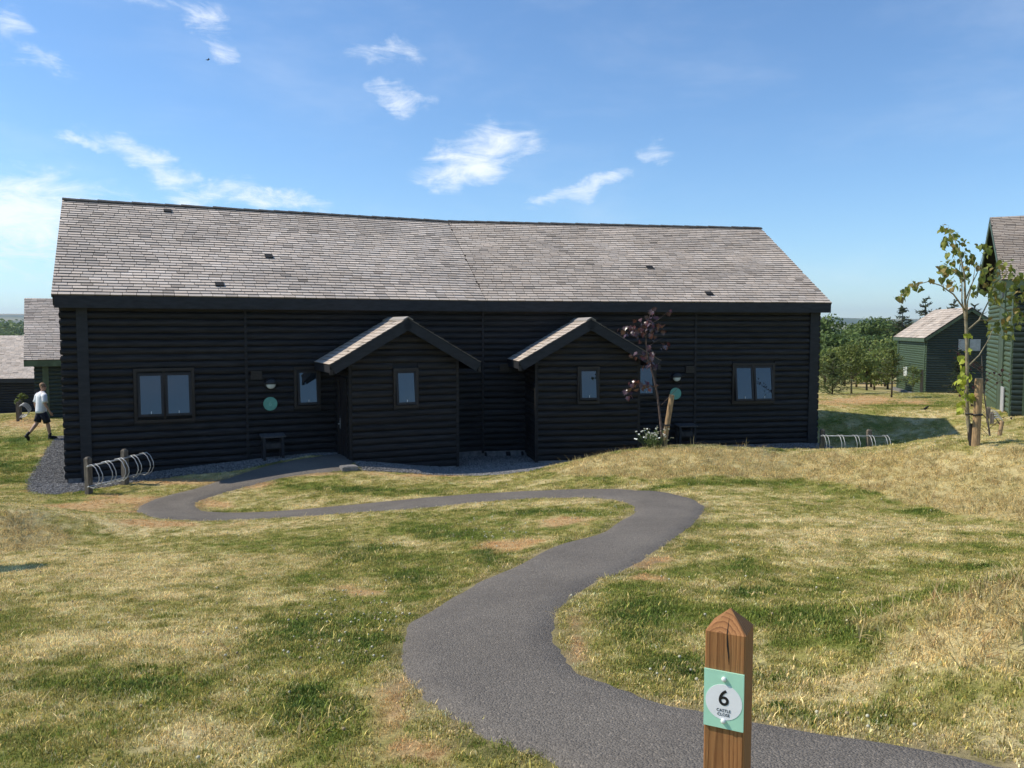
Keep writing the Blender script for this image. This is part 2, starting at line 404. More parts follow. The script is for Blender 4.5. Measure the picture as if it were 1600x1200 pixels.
def hit0(px, py, gf=ground0):
    d = px_dir(px, py); ks = np.concatenate([np.arange(1.0, 30, 0.02), np.arange(30, 140, 0.1)])
    zz = EYE + d[2] * ks - gf(d[0] * ks, d[1] * ks)
    i = np.argmax(zz < 0)
    if zz[i] >= 0: i = len(ks) - 1
    k = ks[i]
    if i > 0:
        k0 = ks[i - 1]; k = k0 + (ks[i] - k0) * zz[i - 1] / (zz[i - 1] - zz[i])
    return np.array([d[0] * k, d[1] * k])


# path: left edge | right edge, walking away from the camera (traced, then laid on the terrain)
PP = [(2050, 1850, 2050, 1235), (1600, 1557, 1600, 1185), (1300, 1390, 1433, 1157), (1100, 1300, 1260, 1135), (950, 1245, 1095, 1107), (854, 1196, 1020, 1089), (750, 1158, 960, 1066), (683, 1117, 918, 1048),
      (642, 1087, 897, 1031), (619, 1042, 883, 1008), (610, 1017, 877, 985), (625, 975, 882, 957), (667, 952, 900, 937), (717, 919, 937, 910), (771, 896, 979, 896), (854, 856, 1029, 867),
      (917, 840, 1060, 843), (958, 817, 1090, 818), (985, 800, 1106, 796), (984, 793, 1100, 786), (978, 788, 1078, 777.5), (960, 783, 1043, 771), (940, 780.5, 1000, 768), (917, 779, 917, 764.6),
      (846, 779, 833, 768), (750, 785, 750, 771.7), (667, 794, 667, 779), (583, 800, 583, 786), (500, 806, 500, 794), (383, 811, 383, 801), (326, 813.6, 345, 800), (268, 812, 325, 798), (230, 808, 316, 794),
      (209, 799, 310, 789), (216, 790, 310, 785), (238, 781, 318, 780), (268, 772.6, 345, 772.6), (307, 762, 378, 764), (345, 750, 412, 755), (372, 741, 442, 748), (402, 731, 490, 741), (440, 722, 537, 737), (488, 715, 552, 729), (528, 711, 553, 721)]
PL = []; PR = []
for a, b, c, d_ in PP: PL.append(hit0(a, b)); PR.append(hit0(c, d_))
PL = np.array(PL); PR = np.array(PR)


def catmull(P, n=5):
    out = []
    for i in range(len(P) - 1):
        p0 = P[max(i - 1, 0)]; p1 = P[i]; p2 = P[i + 1]; p3 = P[min(i + 2, len(P) - 1)]
        for k in range(n):
            t = k / n
            out.append(0.5 * ((2 * p1) + (-p0 + p2) * t + (2 * p0 - 5 * p1 + 4 * p2 - p3) * t * t + (-p0 + 3 * p1 - 3 * p2 + p3) * t ** 3))
    out.append(P[-1]); return np.array(out)


def smooth_line(P, it=2):
    P = P.copy()
    for _ in range(it): P[1:-1] = P[1:-1] * .5 + (P[:-2] + P[2:]) * .25
    return P


PL = smooth_line(catmull(PL)); PR = smooth_line(catmull(PR))


def inpoly(x, y, poly):
    x = np.asarray(x, float); y = np.asarray(y, float); ins = np.zeros(x.shape, bool)
    for i in range(len(poly)):
        (x0, y0), (x1, y1) = poly[i], poly[i - 1]
        if y0 == y1: continue
        c = ((y0 > y) != (y1 > y)) & (x < (x1 - x0) * (y - y0) / (y1 - y0) + x0)
        ins ^= c
    return ins


def in_path(x, y, grow=0.0):
    ins = np.zeros(np.shape(x), bool)
    W = PR - PL; W = W / np.linalg.norm(W, axis=1)[:, None]; A = PL - W * grow; B = PR + W * grow
    for i in range(len(PL) - 1):
        q = np.array([A[i], A[i + 1], B[i + 1], B[i]])
        lo = q.min(0) - .01; hi = q.max(0) + .01
        s = (x > lo[0]) & (x < hi[0]) & (y > lo[1]) & (y < hi[1])
        if s.any(): ins[s] |= inpoly(x[s], y[s], q)
    return ins


def loc1(t, o): return EL + d1 * t + n1 * o
def loc2(t, o): return EK + d2 * t + n2 * o


GRAVEL = [loc1(-.75, 9.5), loc1(-.72, 4.0), loc1(-.72, 1.2)] + [hit0(*p) for p in [(46, 768), (72, 773), (100, 771), (150, 763), (235, 750), (300, 741), (372, 735), (430, 722), (500, 712), (556, 724), (565, 736), (640, 739), (720, 743), (790, 742), (838, 735)]]
GRAVEL += [loc2(2.4, -1.75), loc2(5.2, -1.2), loc2(10.8, -.35), loc2(10.8, 9.5), loc1(5, 9.5)]
GRAVEL = np.array(GRAVEL)


def ell(px, py, rx, ry):
    c = hit0(px, py); a = hit0(px + rx, py) - c; b = hit0(px, py - ry) - c
    return c, np.linalg.inv(np.stack([a, b], 1))


def ell_w(e, x, y):
    q = e[1] @ np.stack([x - e[0][0], y - e[0][1]])
    near = (q ** 2).sum(0) < 9; out = np.zeros(len(x)); u, v = q[0][near], q[1][near]; sd = int(abs(e[0][0] * 37 + e[0][1] * 91))
    u2 = u + 1.7 * (fbm(u * 1.3 + sd, v * 1.1, 61, 4) - .5); v2 = v + 1.7 * (fbm(u * 1.3 + sd, v * 1.1 + 40, 67, 4) - .5)
    out[near] = np.exp(-(u2 * u2 + v2 * v2) * 0.9); return out


HAY = [ell(1430, 755, 170, 34), ell(1250, 720, 150, 15), ell(1080, 716, 130, 14), ell(1540, 730, 90, 26), ell(1560, 990, 150, 62), ell(40, 822, 75, 26), ell(930, 725, 60, 8)]
def wpoly(L): return np.array([hit0(*q) for q in L])
BANKS = [(wpoly([(838, 737), (900, 744), (980, 748), (1050, 749), (1170, 745), (1280, 747), (1340, 762), (1400, 782), (1500, 804), (1660, 820), (1660, 700), (1520, 705), (1400, 705), (1280, 708), (1150, 705), (1040, 701), (950, 713), (860, 733)]), 1.0),
         (wpoly([(1335, 968), (1400, 948), (1500, 928), (1600, 902), (1700, 885), (1700, 1080), (1600, 1060), (1480, 1040), (1370, 1005)]), .75),
         (wpoly([(-60, 800), (40, 803), (90, 818), (114, 842), (60, 857), (-60, 868)]), .9)]
BURN = [ell(200, 785, 90, 18), ell(150, 797, 90, 12), ell(280, 820, 120, 5), ell(340, 786, 34, 9), ell(300, 752, 90, 6), ell(80, 720, 14, 26), ell(60, 760, 22, 12), ell(480, 741, 100, 4), ell(640, 742, 110, 2.5),
        ell(790, 850, 60, 10), ell(880, 815, 60, 8), ell(560, 925, 40, 10), ell(905, 1000, 16, 30), ell(610, 1100, 36, 40), ell(1030, 880, 30, 8), ell(410, 758, 40, 5), ell(1010, 905, 26, 6), ell(640, 1170, 60, 20), ell(1330, 625, 60, 8), ell(1340, 598, 40, 5), ell(40, 660, 40, 6), ell(1420, 628, 40, 5)]
GREEN = [ell(560, 868, 130, 26), ell(640, 905, 60, 18), ell(1160, 925, 130, 24), ell(1010, 955, 90, 34), ell(1260, 968, 120, 20), ell(1120, 1050, 170, 26), ell(520, 985, 120, 36), ell(240, 1068, 160, 24), ell(480, 1090, 70, 46),
         ell(580, 768, 190, 7), ell(90, 768, 80, 9), ell(20, 730, 60, 24), ell(40, 690, 60, 12), ell(1500, 884, 140, 7), ell(1340, 770, 60, 5), ell(1100, 756, 120, 3), ell(1440, 800, 60, 4), ell(1180, 880, 70, 14), ell(800, 800, 110, 6), ell(760, 860, 40, 20), ell(1380, 690, 120, 6), ell(1420, 632, 60, 6), ell(690, 830, 90, 12), ell(1290, 1120, 160, 20)]
STRAW = [ell(220, 885, 220, 44), ell(330, 940, 180, 30), ell(1320, 850, 150, 26), ell(1420, 825, 200, 20), ell(130, 965, 130, 24), ell(60, 1110, 110, 30), ell(340, 1150, 90, 20), ell(620, 845, 80, 12), ell(1190, 770, 150, 10), ell(1270, 885, 60, 24), ell(1150, 790, 60, 20), ell(700, 752, 130, 3), ell(150, 1010, 120, 30), ell(1440, 640, 90, 5)]


def fields(x, y):
    hay = np.zeros_like(x); burn = np.zeros_like(x); gr = np.zeros_like(x); st = np.zeros_like(x)
    jx = x + .22 * (fbm(x / .5, y / .5, 71, 3) - .5); jy = y + .35 * (fbm(x / .5, y / .5, 73, 3) - .5)
    for q_, w_ in BANKS: hay = np.maximum(hay, w_ * inpoly(jx, jy, q_))
    for e in BURN: burn = np.maximum(burn, ell_w(e, x, y))
    for e in GREEN: gr = np.maximum(gr, ell_w(e, x, y))
    for e in STRAW: st = np.maximum(st, ell_w(e, x, y))
    return hay, burn, gr, st


def ground(x, y):
    x = np.atleast_1d(np.asarray(x, float)); y = np.atleast_1d(np.asarray(y, float))
    z = ground0(x, y)
    r = np.hypot(x, y); k = (1 - sstep(r, 40, 80))
    z = z + k * 0.05 * (fbm(x / 2.3, y / 2.3, 11, 3) - .5)
    hay = np.zeros_like(x)
    for e in HAY: hay = np.maximum(hay, ell_w(e, x, y))
    return z + hay * 0.30 * (fbm(x / .6, y / .45, 31, 3) - .5) * k


def gz(x, y): return float(ground(x, y)[0])
def hit(px, py):
    p = hit0(px, py, ground); return Vector((p[0], p[1], gz(p[0], p[1])))


C_GREEN = np.array([0.168, 0.205, 0.038]); C_DEEP = np.array([0.098, 0.148, 0.028]); C_STRAW = np.array([0.62, 0.51, 0.268]); C_OLIVE = np.array([0.345, 0.308, 0.095]); C_TAN = np.array([0.55, 0.37, 0.18]); C_HAY = np.array([0.56, 0.455, 0.215])


MOW = hit0(1600, 960)


def lawn_col(x, y, dj=0.0):
    """surface colour of the sward: green, olive, straw and burnt patches"""
    hay, burn, gr, st = fields(x, y)
    a = fbm(x / 1.9, y / 1.5, 3, 5); b = fbm(x / .55, y / .45, 8, 4); c = fbm(x / .16, y / .16, 21, 3)
    # mower swathes, running across the slope
    sw = 0.5 + 0.5 * np.sin((y * 1.0 + x * .28 + 1.6 * fbm(x / 6, y / 6, 15, 2)) * 3.3)
    st2 = fbm(x / 2.6 + y / 9, y / .5 - x * .22, 52, 3)
    rr_ = np.hypot(x - MOW[0], y - MOW[1]) + .5 * (fbm(x / 3, y / 3, 19, 2) - .5)
    ring = np.sin(rr_ * 5.2) * (1 - sstep(rr_, 5.5, 8.5)) * sstep(x, .5, 1.6)
    dry = 0.53 + 1.05 * (a - .5) + 1.1 * (b - .5) + 1.0 * (c - .5) + .6 * (st2 - .5) + .12 * (sw - .5) + .15 * ring - 0.62 * gr + 0.36 * st + dj + .35 * hay + .2 * burn
    g = sstep(dry, 0.02, 0.38)[:, None]; s = sstep(dry, 0.48, 1.0)[:, None]
    deep = sstep(gr + (a - .5), .55, 1.1)[:, None]
    col = (C_GREEN * (1 - deep) + C_DEEP * deep) * (1 - g) + C_OLIVE * g
    col = col * (1 - s) + C_STRAW * s
    t = np.clip(sstep(burn + 1.1 * (b - .5) + .3 * (a - .5), .3, .85), 0, 1)[:, None]
    col = col * (1 - t) + C_TAN * t
    h = (hay * sstep(hay + 1.2 * (b - .5), .2, .8))[:, None] * .75
    col = col * (1 - h) + C_HAY * h
    return col * (0.86 + .3 * c[:, None]), dry, hay, burn, gr


def axis(lo, hi, step, outer_lo, outer_hi, g=1.17):
    a = list(np.arange(lo, hi + step / 2, step)); s = step; v = hi
    while v < outer_hi: s *= g; v += s; a.append(v)
    s = step; v = lo; b = []
    while v > outer_lo: s *= g; v -= s; b.append(v)
    return np.array(b[::-1] + a)


XS = axis(-14, 15, 0.13, -7000, 7000); YS = axis(1.5, 27, 0.13, -900, 8000)
gx, gy = np.meshgrid(XS, YS); gx = gx.ravel(); gy = gy.ravel()
gzv = ground(gx, gy)
nx, ny = len(XS), len(YS)
idx = np.arange(nx * ny).reshape(ny, nx)
quads = np.stack([idx[:-1, :-1], idx[:-1, 1:], idx[1:, 1:], idx[1:, :-1]], -1).reshape(-1, 4)
me = bpy.data.meshes.new('ground')
me.vertices.add(nx * ny); me.vertices.foreach_set('co', np.stack([gx, gy, gzv], 1).astype(np.float32).ravel())
me.loops.add(quads.size); me.loops.foreach_set('vertex_index', quads.ravel().astype(np.int32))
me.polygons.add(len(quads)); me.polygons.foreach_set('loop_start', np.arange(0, quads.size, 4, dtype=np.int32)); me.polygons.foreach_set('loop_total', np.full(len(quads), 4, dtype=np.int32))
me.polygons.foreach_set('use_smooth', np.ones(len(quads), bool)); me.update(); me.validate()
gc, _, _, _, _ = lawn_col(gx, gy)
gr_in = inpoly(gx, gy, GRAVEL) & ~in_path(gx, gy)
gc[gr_in] = np.array([0.10, 0.10, 0.105])
farw = sstep(np.hypot(gx, gy), 90, 260)[:, None]
ff = fbm(gx / 160, gy / 110, 77, 2)[:, None]
gc = gc * (1 - farw) + farw * np.where(ff > .56, np.array([.34, .29, .14]), np.where(ff > .46, np.array([.10, .14, .04]), np.array([.045, .075, .03])))
under = in_path(gx, gy, .12)
gc[under] = gc[under] * .5 + np.array([.16, .12, .08]) * .5
a = me.attributes.new('col', 'FLOAT_COLOR', 'POINT'); a.data.foreach_set('color', np.hstack([gc, np.ones((len(gc), 1))]).astype(np.float32).ravel())


def ground_mat():
    m, T, p, out = new_mat('mown_lawn_soil')
    at = T.add('ShaderNodeAttribute', attribute_name='col'); geo = T.add('ShaderNodeNewGeometry')
    n1_ = T.noise(geo.outputs['Position'], 34, 6, 0.7).outputs[0]; n2_ = T.noise(geo.outputs['Position'], 7, 5, 0.65).outputs[0]
    f = T.math('ADD', T.math('MULTIPLY', T.math('ADD', n1_, T.math('MULTIPLY', n2_, .6)), 1.25), -0.12)
    vm = T.add('ShaderNodeVectorMath', operation='SCALE'); T.link(at.outputs['Color'], vm.inputs[0]); T.link(f, vm.inputs['Scale'])
    T.link(vm.outputs[0], p.inputs['Base Color']); p.inputs['Roughness'].default_value = 0.95; p.inputs['Specular IOR Level'].default_value = 0.1
    b = T.add('ShaderNodeBump'); b.inputs['Strength'].default_value = 0.7; b.inputs['Distance'].default_value = 0.03
    T.link(n1_, b.inputs['Height']); T.link(b.outputs[0], p.inputs['Normal'])
    return m


me.materials.append(ground_mat())
tag(link_mesh('ground', me), kind='structure')


def path_mat():
    m, T, p, out = new_mat('asphalt_path')
    geo = T.add('ShaderNodeNewGeometry'); pos = geo.outputs['Position']
    vo = T.add('ShaderNodeTexVoronoi'); T.link(pos, vo.inputs['Vector']); vo.inputs['Scale'].default_value = 95
    big = T.noise(pos, 1.1, 5, 0.6).outputs[0]; mid = T.noise(pos, 9, 5, 0.65).outputs[0]; fine = T.noise(pos, 160, 3, 0.6).outputs[0]
    c = T.mix(T.smooth(big, .3, .7), (0.158, 0.138, 0.116, 1), (0.205, 0.180, 0.150, 1))
    c = T.mix(T.math('MULTIPLY', T.smooth(mid, .45, .75), .4), c, (0.22, 0.19, 0.155, 1))
    sp = T.add('ShaderNodeSeparateColor'); T.link(vo.outputs['Color'], sp.inputs[0])
    c = T.mix(1.0, c, T.ramp(sp.outputs[0], [(0, (.68, .68, .68)), (.6, (1, 1, 1)), (.95, (1.08, 1.08, 1.08)), (1, (1.6, 1.55, 1.5))]), 'MULTIPLY')
    T.link(c, p.inputs['Base Color']); p.inputs['Roughness'].default_value = 0.85; p.inputs['Specular IOR Level'].default_value = 0.25
    b = T.add('ShaderNodeBump'); b.inputs['Strength'].default_value = 0.8; b.inputs['Distance'].default_value = 0.008
    T.link(T.math('ADD', T.math('MULTIPLY', vo.outputs['Distance'], -1.2), fine), b.inputs['Height']); T.link(b.outputs[0], p.inputs['Normal'])
    return m


def build_path():
    b = MB(); NC = 9; V = []
    jl = 0.05 * (vnoise(np.arange(len(PL)) * .7, 0 * np.arange(len(PL)), 4) - .5); jr = 0.05 * (vnoise(np.arange(len(PL)) * .7, 9 + 0 * np.arange(len(PL)), 6) - .5)
    pts = []
    for i in range(len(PL)):
        w = PR[i] - PL[i]; w = w / max(np.linalg.norm(w), 1e-6)
        a0 = PL[i] - w * (.03 + jl[i]); b0 = PR[i] + w * (.03 + jr[i])
        for k in range(NC): pts.append(a0 + (b0 - a0) * k / (NC - 1))
    pts = np.array(pts); z = ground(pts[:, 0], pts[:, 1])
    k = np.tile(np.arange(NC), len(PL)); edge = (k == 0) | (k == NC - 1)
    z = z + np.where(edge, -0.04, 0.028)
    verts = np.column_stack([pts, z]); faces = []
    for i in range(len(PL) - 1):
        for j in range(NC - 1):
            faces.append((i * NC + j, i * NC + j + 1, (i + 1) * NC + j + 1, (i + 1) * NC + j))
    b.raw(verts, faces, None, True)
    o = b.build('path', path_mat()); tag(o, kind='structure'); return o


build_path()

# ------------------------------------------------------------------ cabins
LOGH = 0.165
LPROF = [(0.0, -.5), (.026, -.44), (.046, -.24), (.052, 0.0), (.046, .24), (.026, .44), (0.0, .5)]


class Frame:
    """local frame of a wall: t along the wall, o outwards (towards the viewer side = -n), z up"""
    def __init__(s, O, d, out): s.O = np.array(O); s.d = np.array(d); s.out = np.array(out)
    def P(s, t, o, z):
        q = s.O + s.d * t + s.out * o; return (q[0], q[1], z)
    def M(s):
        return Matrix(((s.d[0], s.out[0], 0), (s.d[1], s.out[1], 0), (0, 0, 1)))


def box_f(b, fr, t0, t1, o0, o1, z0, z1, col=None):
    b.hexa([fr.P(t0, o1, z0), fr.P(t1, o1, z0), fr.P(t1, o0, z0), fr.P(t0, o0, z0), fr.P(t0, o1, z1), fr.P(t1, o1, z1), fr.P(t1, o0, z1), fr.P(t0, o0, z1)], col)


def log_geo(b, fr, t0, t1, o, zc, h=LOGH, col=None):
    j = random.uniform(.75, 1.2); dz = random.uniform(-.008, .008); hs = random.uniform(.92, 1.03)
    v = []
    for t in (t0, t1):
        for (p, q) in LPROF: v.append(fr.P(t, o + p * j, zc + dz + q * h * hs))
    n = len(LPROF); f = []
    for k in range(n - 1): f.append((k, n + k, n + k + 1, k + 1))
    f.append(tuple(range(n))); f.append(tuple(reversed(range(n, 2 * n)))); 
    b.raw(v, f, col, False)


def log_wall(fr, z0, z1, spanf, o, mat, parent, seams=(), holes=(), joined=None, name='log'):
    """spanf(z) -> (t0,t1); one object per log unless joined (an MB) is given"""
    k = 0; zc = z0 + LOGH / 2
    while zc < z1:
        sp = spanf(zc)
        if sp and sp[1] - sp[0] > .08:
            segs = [sp]
            cuts = [(s - .012, s + .012) for s in seams] + [(a, b_) for (a, b_, za, zb) in holes if za - .05 < zc < zb + .05]
            for (a, b_) in cuts:
                ns = []
                for (p, q) in segs:
                    if b_ <= p or a >= q: ns.append((p, q)); continue
                    if a > p: ns.append((p, a))
                    if b_ < q: ns.append((b_, q))
                segs = ns
            for (p, q) in segs:
                if q - p < .05: continue
                if joined is not None: log_geo(joined, fr, p, q, o, zc)
                else:
                    b = MB(); log_geo(b, fr, p, q, o, zc); b.build(name, mat, parent)
        zc += LOGH; k += 1


def shingle_col(t, s, base=1.0, seed=0, warm=0.0):
    lf = float(fbm(np.array([t / 1.6 + seed]), np.array([s / .9]), 41 + seed, 3)[0])
    v = random.gauss(0.53, .045) * (0.74 + .52 * lf) * base
    if random.random() < .06: v *= random.uniform(.6, .85)
    v = min(max(v, .12), .74); w = random.uniform(-.02, .03) + warm
    return (v * (1.12 + w), v * .945, v * (.785 - w * .8))


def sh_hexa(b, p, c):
    e = tuple(v * .30 for v in c)          # butt and side faces dark: weathered end grain plus painted row shadow lines
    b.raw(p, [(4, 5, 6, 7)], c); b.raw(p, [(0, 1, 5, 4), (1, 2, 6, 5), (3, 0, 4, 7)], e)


def shingle_field(O, d, n, z0, theta, slen, trange, expo, wmin, wmax, base=1.0, seed=0, o0=0.0, thick=.028, picks=None, warm=0):
    """returns MB of shingles (and list of single ones when picks(t,s) is true). n = horizontal direction up the slope"""
    J = MB(); singles = []
    ct, st = math.cos(theta), math.sin(theta); N = Vector((-n[0] * st, -n[1] * st, ct))
    def Q(t, s, h):
        r = s * ct + o0; q = O + d * t + n * r
        return Vector((q[0], q[1], z0 + s * st)) + N * h
    row = 0; s0 = 0.0
    while s0 < slen - expo * .4:
        t0, t1 = trange(s0); t = t0 - random.uniform(0, wmax) * .8
        s1 = min(s0 + expo * 1.3, slen)
        while t < t1:
            w = random.uniform(wmin, wmax); a = max(t, t0); e = min(t + w - .010, t1)
            if e - a > .03:
                js = random.uniform(-.003, .003); th = thick * random.uniform(.85, 1.15); ts = random.uniform(-.002, .002)
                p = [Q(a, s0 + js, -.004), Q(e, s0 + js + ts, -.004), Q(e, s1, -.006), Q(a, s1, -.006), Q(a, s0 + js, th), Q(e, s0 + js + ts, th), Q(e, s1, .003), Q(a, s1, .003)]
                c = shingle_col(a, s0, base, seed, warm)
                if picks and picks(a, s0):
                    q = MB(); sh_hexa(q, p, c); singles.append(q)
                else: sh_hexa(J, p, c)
            t += w
        s0 += expo; row += 1
    return J, singles


def slab(b, O, d, n, z0, theta, slen, trange, o0=0.0, h0=-.06, h1=-.008):
    ct, st = math.cos(theta), math.sin(theta); N = Vector((-n[0] * st, -n[1] * st, ct))
    def Q(t, s, h):
        q = O + d * t + n * (s * ct + o0); return Vector((q[0], q[1], z0 + s * st)) + N * h
    a0, a1 = trange(0); b0, b1 = trange(slen)
    b.hexa([Q(a0, 0, h0), Q(a1, 0, h0), Q(b1, slen, h0), Q(b0, slen, h0), Q(a0, 0, h1), Q(a1, 0, h1), Q(b1, slen, h1), Q(b0, slen, h1)])


def make_window(fr, t0, t1, z0, z1, o, parent, panes, trim=.07, mat=None, tilt=0.0, name='window'):
    mat = mat or M['frame_brown']
    b = MB()
    # outer trim boards
    box_f(b, fr, t0, t1, o, o + .085, z1 - trim, z1); box_f(b, fr, t0, t1, o, o + .095, z0, z0 + trim)
    box_f(b, fr, t0, t0 + trim, o, o + .085, z0 + trim, z1 - trim); box_f(b, fr, t1 - trim, t1, o, o + .085, z0 + trim, z1 - trim)
    if len(panes) > 1:
        mid = (panes[0][1] + panes[1][0]) / 2
        box_f(b, fr, mid - .03, mid + .03, o, o + .07, z0 + trim, z1 - trim)
    w = b.build(name, mat, parent)
    for (pa, pb, za, zb) in panes:
        s = MB(); m = .055; sh = lambda z: (zb - z) * tilt
        for (ta, tb, ca, cb) in ((pa - m, pb + m, zb, zb + m), (pa - m, pb + m, za - m, za), (pa - m, pa, za, zb), (pb, pb + m, za, zb)):
            oa, ob = o + .02, o + .066
            s.hexa([fr.P(ta, ob + sh(ca), ca), fr.P(tb, ob + sh(ca), ca), fr.P(tb, oa + sh(ca), ca), fr.P(ta, oa + sh(ca), ca),
                    fr.P(ta, ob + sh(cb), cb), fr.P(tb, ob + sh(cb), cb), fr.P(tb, oa + sh(cb), cb), fr.P(ta, oa + sh(cb), cb)])
        s.build('sash', mat, w)
        g = MB(); oa, ob = o + .036, o + .046; e = .004
        g.hexa([fr.P(pa - e, ob + sh(za), za - e), fr.P(pb + e, ob + sh(za), za - e), fr.P(pb + e, oa + sh(za), za - e), fr.P(pa - e, oa + sh(za), za - e), fr.P(pa - e, ob, zb + e), fr.P(pb + e, ob, zb + e), fr.P(pb + e, oa, zb + e), fr.P(pa - e, oa, zb + e)])
        g.build('pane', M['glass'], w)
        h = MB(); tc = (pa + pb) / 2; box_f(h, fr, tc - .005, tc + .005, o + .047 + tilt * (zb - za), o + .062 + tilt * (zb - za), za + .005, za + .065); h.build('window_handle', M['white_cap'], w)
    return w


THETA = math.atan2(ZR - ZE, RUN); SLEN = math.hypot(ZR - ZE, RUN)


def main_cabin():
    base = loc1(5, 4)
    C = empty('log_cabin', (0, 0, 0), label='long black log cabin with bent grey shingle roof and two gabled porches', cat='cabin')
    f1 = Frame(loc1(0, WO), d1, -n1); f2 = Frame(loc2(0, WO), d2, -n2)
    ZT = ZE - .02; H1, H2 = loc1(0, 0), loc2(0, 0)
    depth = 2 * RUN - 2 * WO
    k1 = L1 + WO * math.tan(TH); k2 = -WO * math.tan(TH)     # wall ends at the kink (front)
    kb1 = L1 + (2 * RUN - WO) * math.tan(TH); kb2 = -(2 * RUN - WO) * math.tan(TH)
    w1a, w2b = .10, L2 - .14
    # solid cores (gabled prism) of each wing
    def core(fr, ta, tb, tba, tbb, nm):
        b = MB(); zr = ZE + (RUN - WO) * math.tan(THETA) - .1; zs = ZT - .05
        mid = depth / 2; e = .0
        A = [fr.P(ta, -e, -.35), fr.P(tb, -e, -.35), fr.P(tbb, -depth, -.35), fr.P(tba, -depth, -.35)]
        B = [fr.P(ta, -e, zs), fr.P(tb, -e, zs), fr.P(tbb, -depth, zs), fr.P(tba, -depth, zs)]
        ra = fr.P((ta + tba) / 2, -mid, zr); rb = fr.P((tb + tbb) / 2, -mid, zr)
        b.raw(A + B + [ra, rb], [(0, 1, 5, 4), (2, 3, 7, 6), (3, 0, 4, 8, 7), (1, 2, 6, 9, 5), (4, 5, 9, 8), (7, 8, 9, 6), (3, 2, 1, 0)])
        return b.build(nm, M['core_black'], C)
    c1 = core(f1, w1a + .04, k1, w1a + .04, kb1, 'wall'); c2 = core(f2, k2, w2b - .04, kb2, w2b - .04, 'wall')
    # concrete plinth
    b = MB(); box_f(b, f1, w1a + .06, k1, -.03, .03, -.4, .12); b.build('plinth', M['concrete'], C)
    b = MB(); box_f(b, f2, k2, w2b - .05, -.03, .03, -.4, .12); b.build('plinth', M['concrete'], C)
    # porches occupy these spans
    pA = (6.24, 8.99); pB = (1.14, 3.93)
    h1 = [(1.55, 2.89, 1.30, 2.58), (5.20, 5.86, 1.49, 2.54), (pA[0] + .02, pA[1] - .02, -1, 3.0)]
    h2 = [(7.24, 8.58, 1.30, 2.50), (4.28, 4.94, 1.50, 2.50), (pB[0] + .02, pB[1] - .02, -1, 3.0)]
    Z0 = .09
    log_wall(f1, Z0, 3.97, lambda z: (w1a, k1 - .02), 0, M['log_black'], c1, seams=(4.07,), holes=h1)
    log_wall(f2, Z0, 3.97, lambda z: (k2 + .02, w2b), 0, M['log_black'], c2, seams=(6.12,), holes=h2)
    # gable ends and back, hidden from the front: one mesh of logs each wing
    for (fr, ta, kk, cc, sgn) in ((f1, w1a, None, c1, -1), (f2, w2b, None, c2, 1)):
        J = MB(); O = np.array(fr.P(ta, 0, 0)[:2]); bk = -fr.out
        g = Frame(O, bk, fr.d * sgn)
        def span(z, a=0.0):
            if z < ZT: return (0, depth)
            q = (z - ZT) / math.tan(THETA); return (q, depth - q) if q < depth / 2 else None
        log_wall(g, Z0, ZR - .2, span, -.04, None, None, joined=J)
        J2 = Frame(np.array(fr.P(0, -depth, 0)[:2]), fr.d, bk)
        if fr is f1: log_wall(J2, Z0, 4.0, lambda z: (w1a, kb1), 0, None, None, joined=J)
        else: log_wall(J2, Z0, 4.0, lambda z: (kb2, w2b), 0, None, None, joined=J)
        tag(J.build('log_siding', M['log_black'], cc), kind='stuff')
    # corner boards, battens over the seams, kink batten
    for (fr, a, e, o) in ((f1, .43, .66, .078), (f2, 9.66, 9.93, .078)):
        b = MB(); box_f(b, fr, a, e, .03, o, -.15 if fr is f1 else -.3, 3.97); b.build('corner_board', M['board_black'], C)
    for (fr, t) in ((f1, 4.07), (f2, 6.12), (f1, L1 + WO * math.tan(TH) - .02)):
        b = MB(); box_f(b, fr, t - .03, t + .03, .0, .062, .05, 3.96); b.build('batten', M['log_black'], C)
    # roof: deck > shingles
    tan = math.tan(TH); GO = .02
    tr1 = lambda s: (-GO, L1 + s * math.cos(THETA) * tan); tr2 = lambda s: (-s * math.cos(THETA) * tan, L2 + GO)
    trb1 = lambda s: (-GO, L1 + (2 * RUN - s * math.cos(THETA)) * tan); trb2 = lambda s: (-(2 * RUN - s * math.cos(THETA)) * tan, L2 + GO)
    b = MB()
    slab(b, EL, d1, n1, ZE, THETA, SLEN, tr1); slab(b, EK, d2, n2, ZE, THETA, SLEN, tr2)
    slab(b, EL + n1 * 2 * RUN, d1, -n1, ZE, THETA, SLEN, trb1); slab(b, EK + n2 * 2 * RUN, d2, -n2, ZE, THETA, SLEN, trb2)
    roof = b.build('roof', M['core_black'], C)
    expo = SLEN / 37
    cnt = [0]
    def pick(t, s):
        if t < 6.4 and s < expo * 13.9 and t < 6.4 and cnt[0] < 300: cnt[0] += 1; return True
        return False
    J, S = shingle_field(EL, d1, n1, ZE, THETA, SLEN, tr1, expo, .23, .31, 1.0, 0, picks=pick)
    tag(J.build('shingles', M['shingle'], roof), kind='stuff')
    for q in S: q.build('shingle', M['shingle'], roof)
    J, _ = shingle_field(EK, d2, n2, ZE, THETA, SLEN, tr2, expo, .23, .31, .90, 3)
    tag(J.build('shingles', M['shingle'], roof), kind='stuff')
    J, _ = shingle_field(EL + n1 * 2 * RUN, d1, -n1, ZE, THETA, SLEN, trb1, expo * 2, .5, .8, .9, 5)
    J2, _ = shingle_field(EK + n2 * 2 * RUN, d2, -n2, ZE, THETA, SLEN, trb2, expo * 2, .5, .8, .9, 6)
    b0 = len(J.v); J.v += J2.v; J.f += [tuple(i + b0 for i in f) for f in J2.f]; J.c += J2.c; J.sm += J2.sm
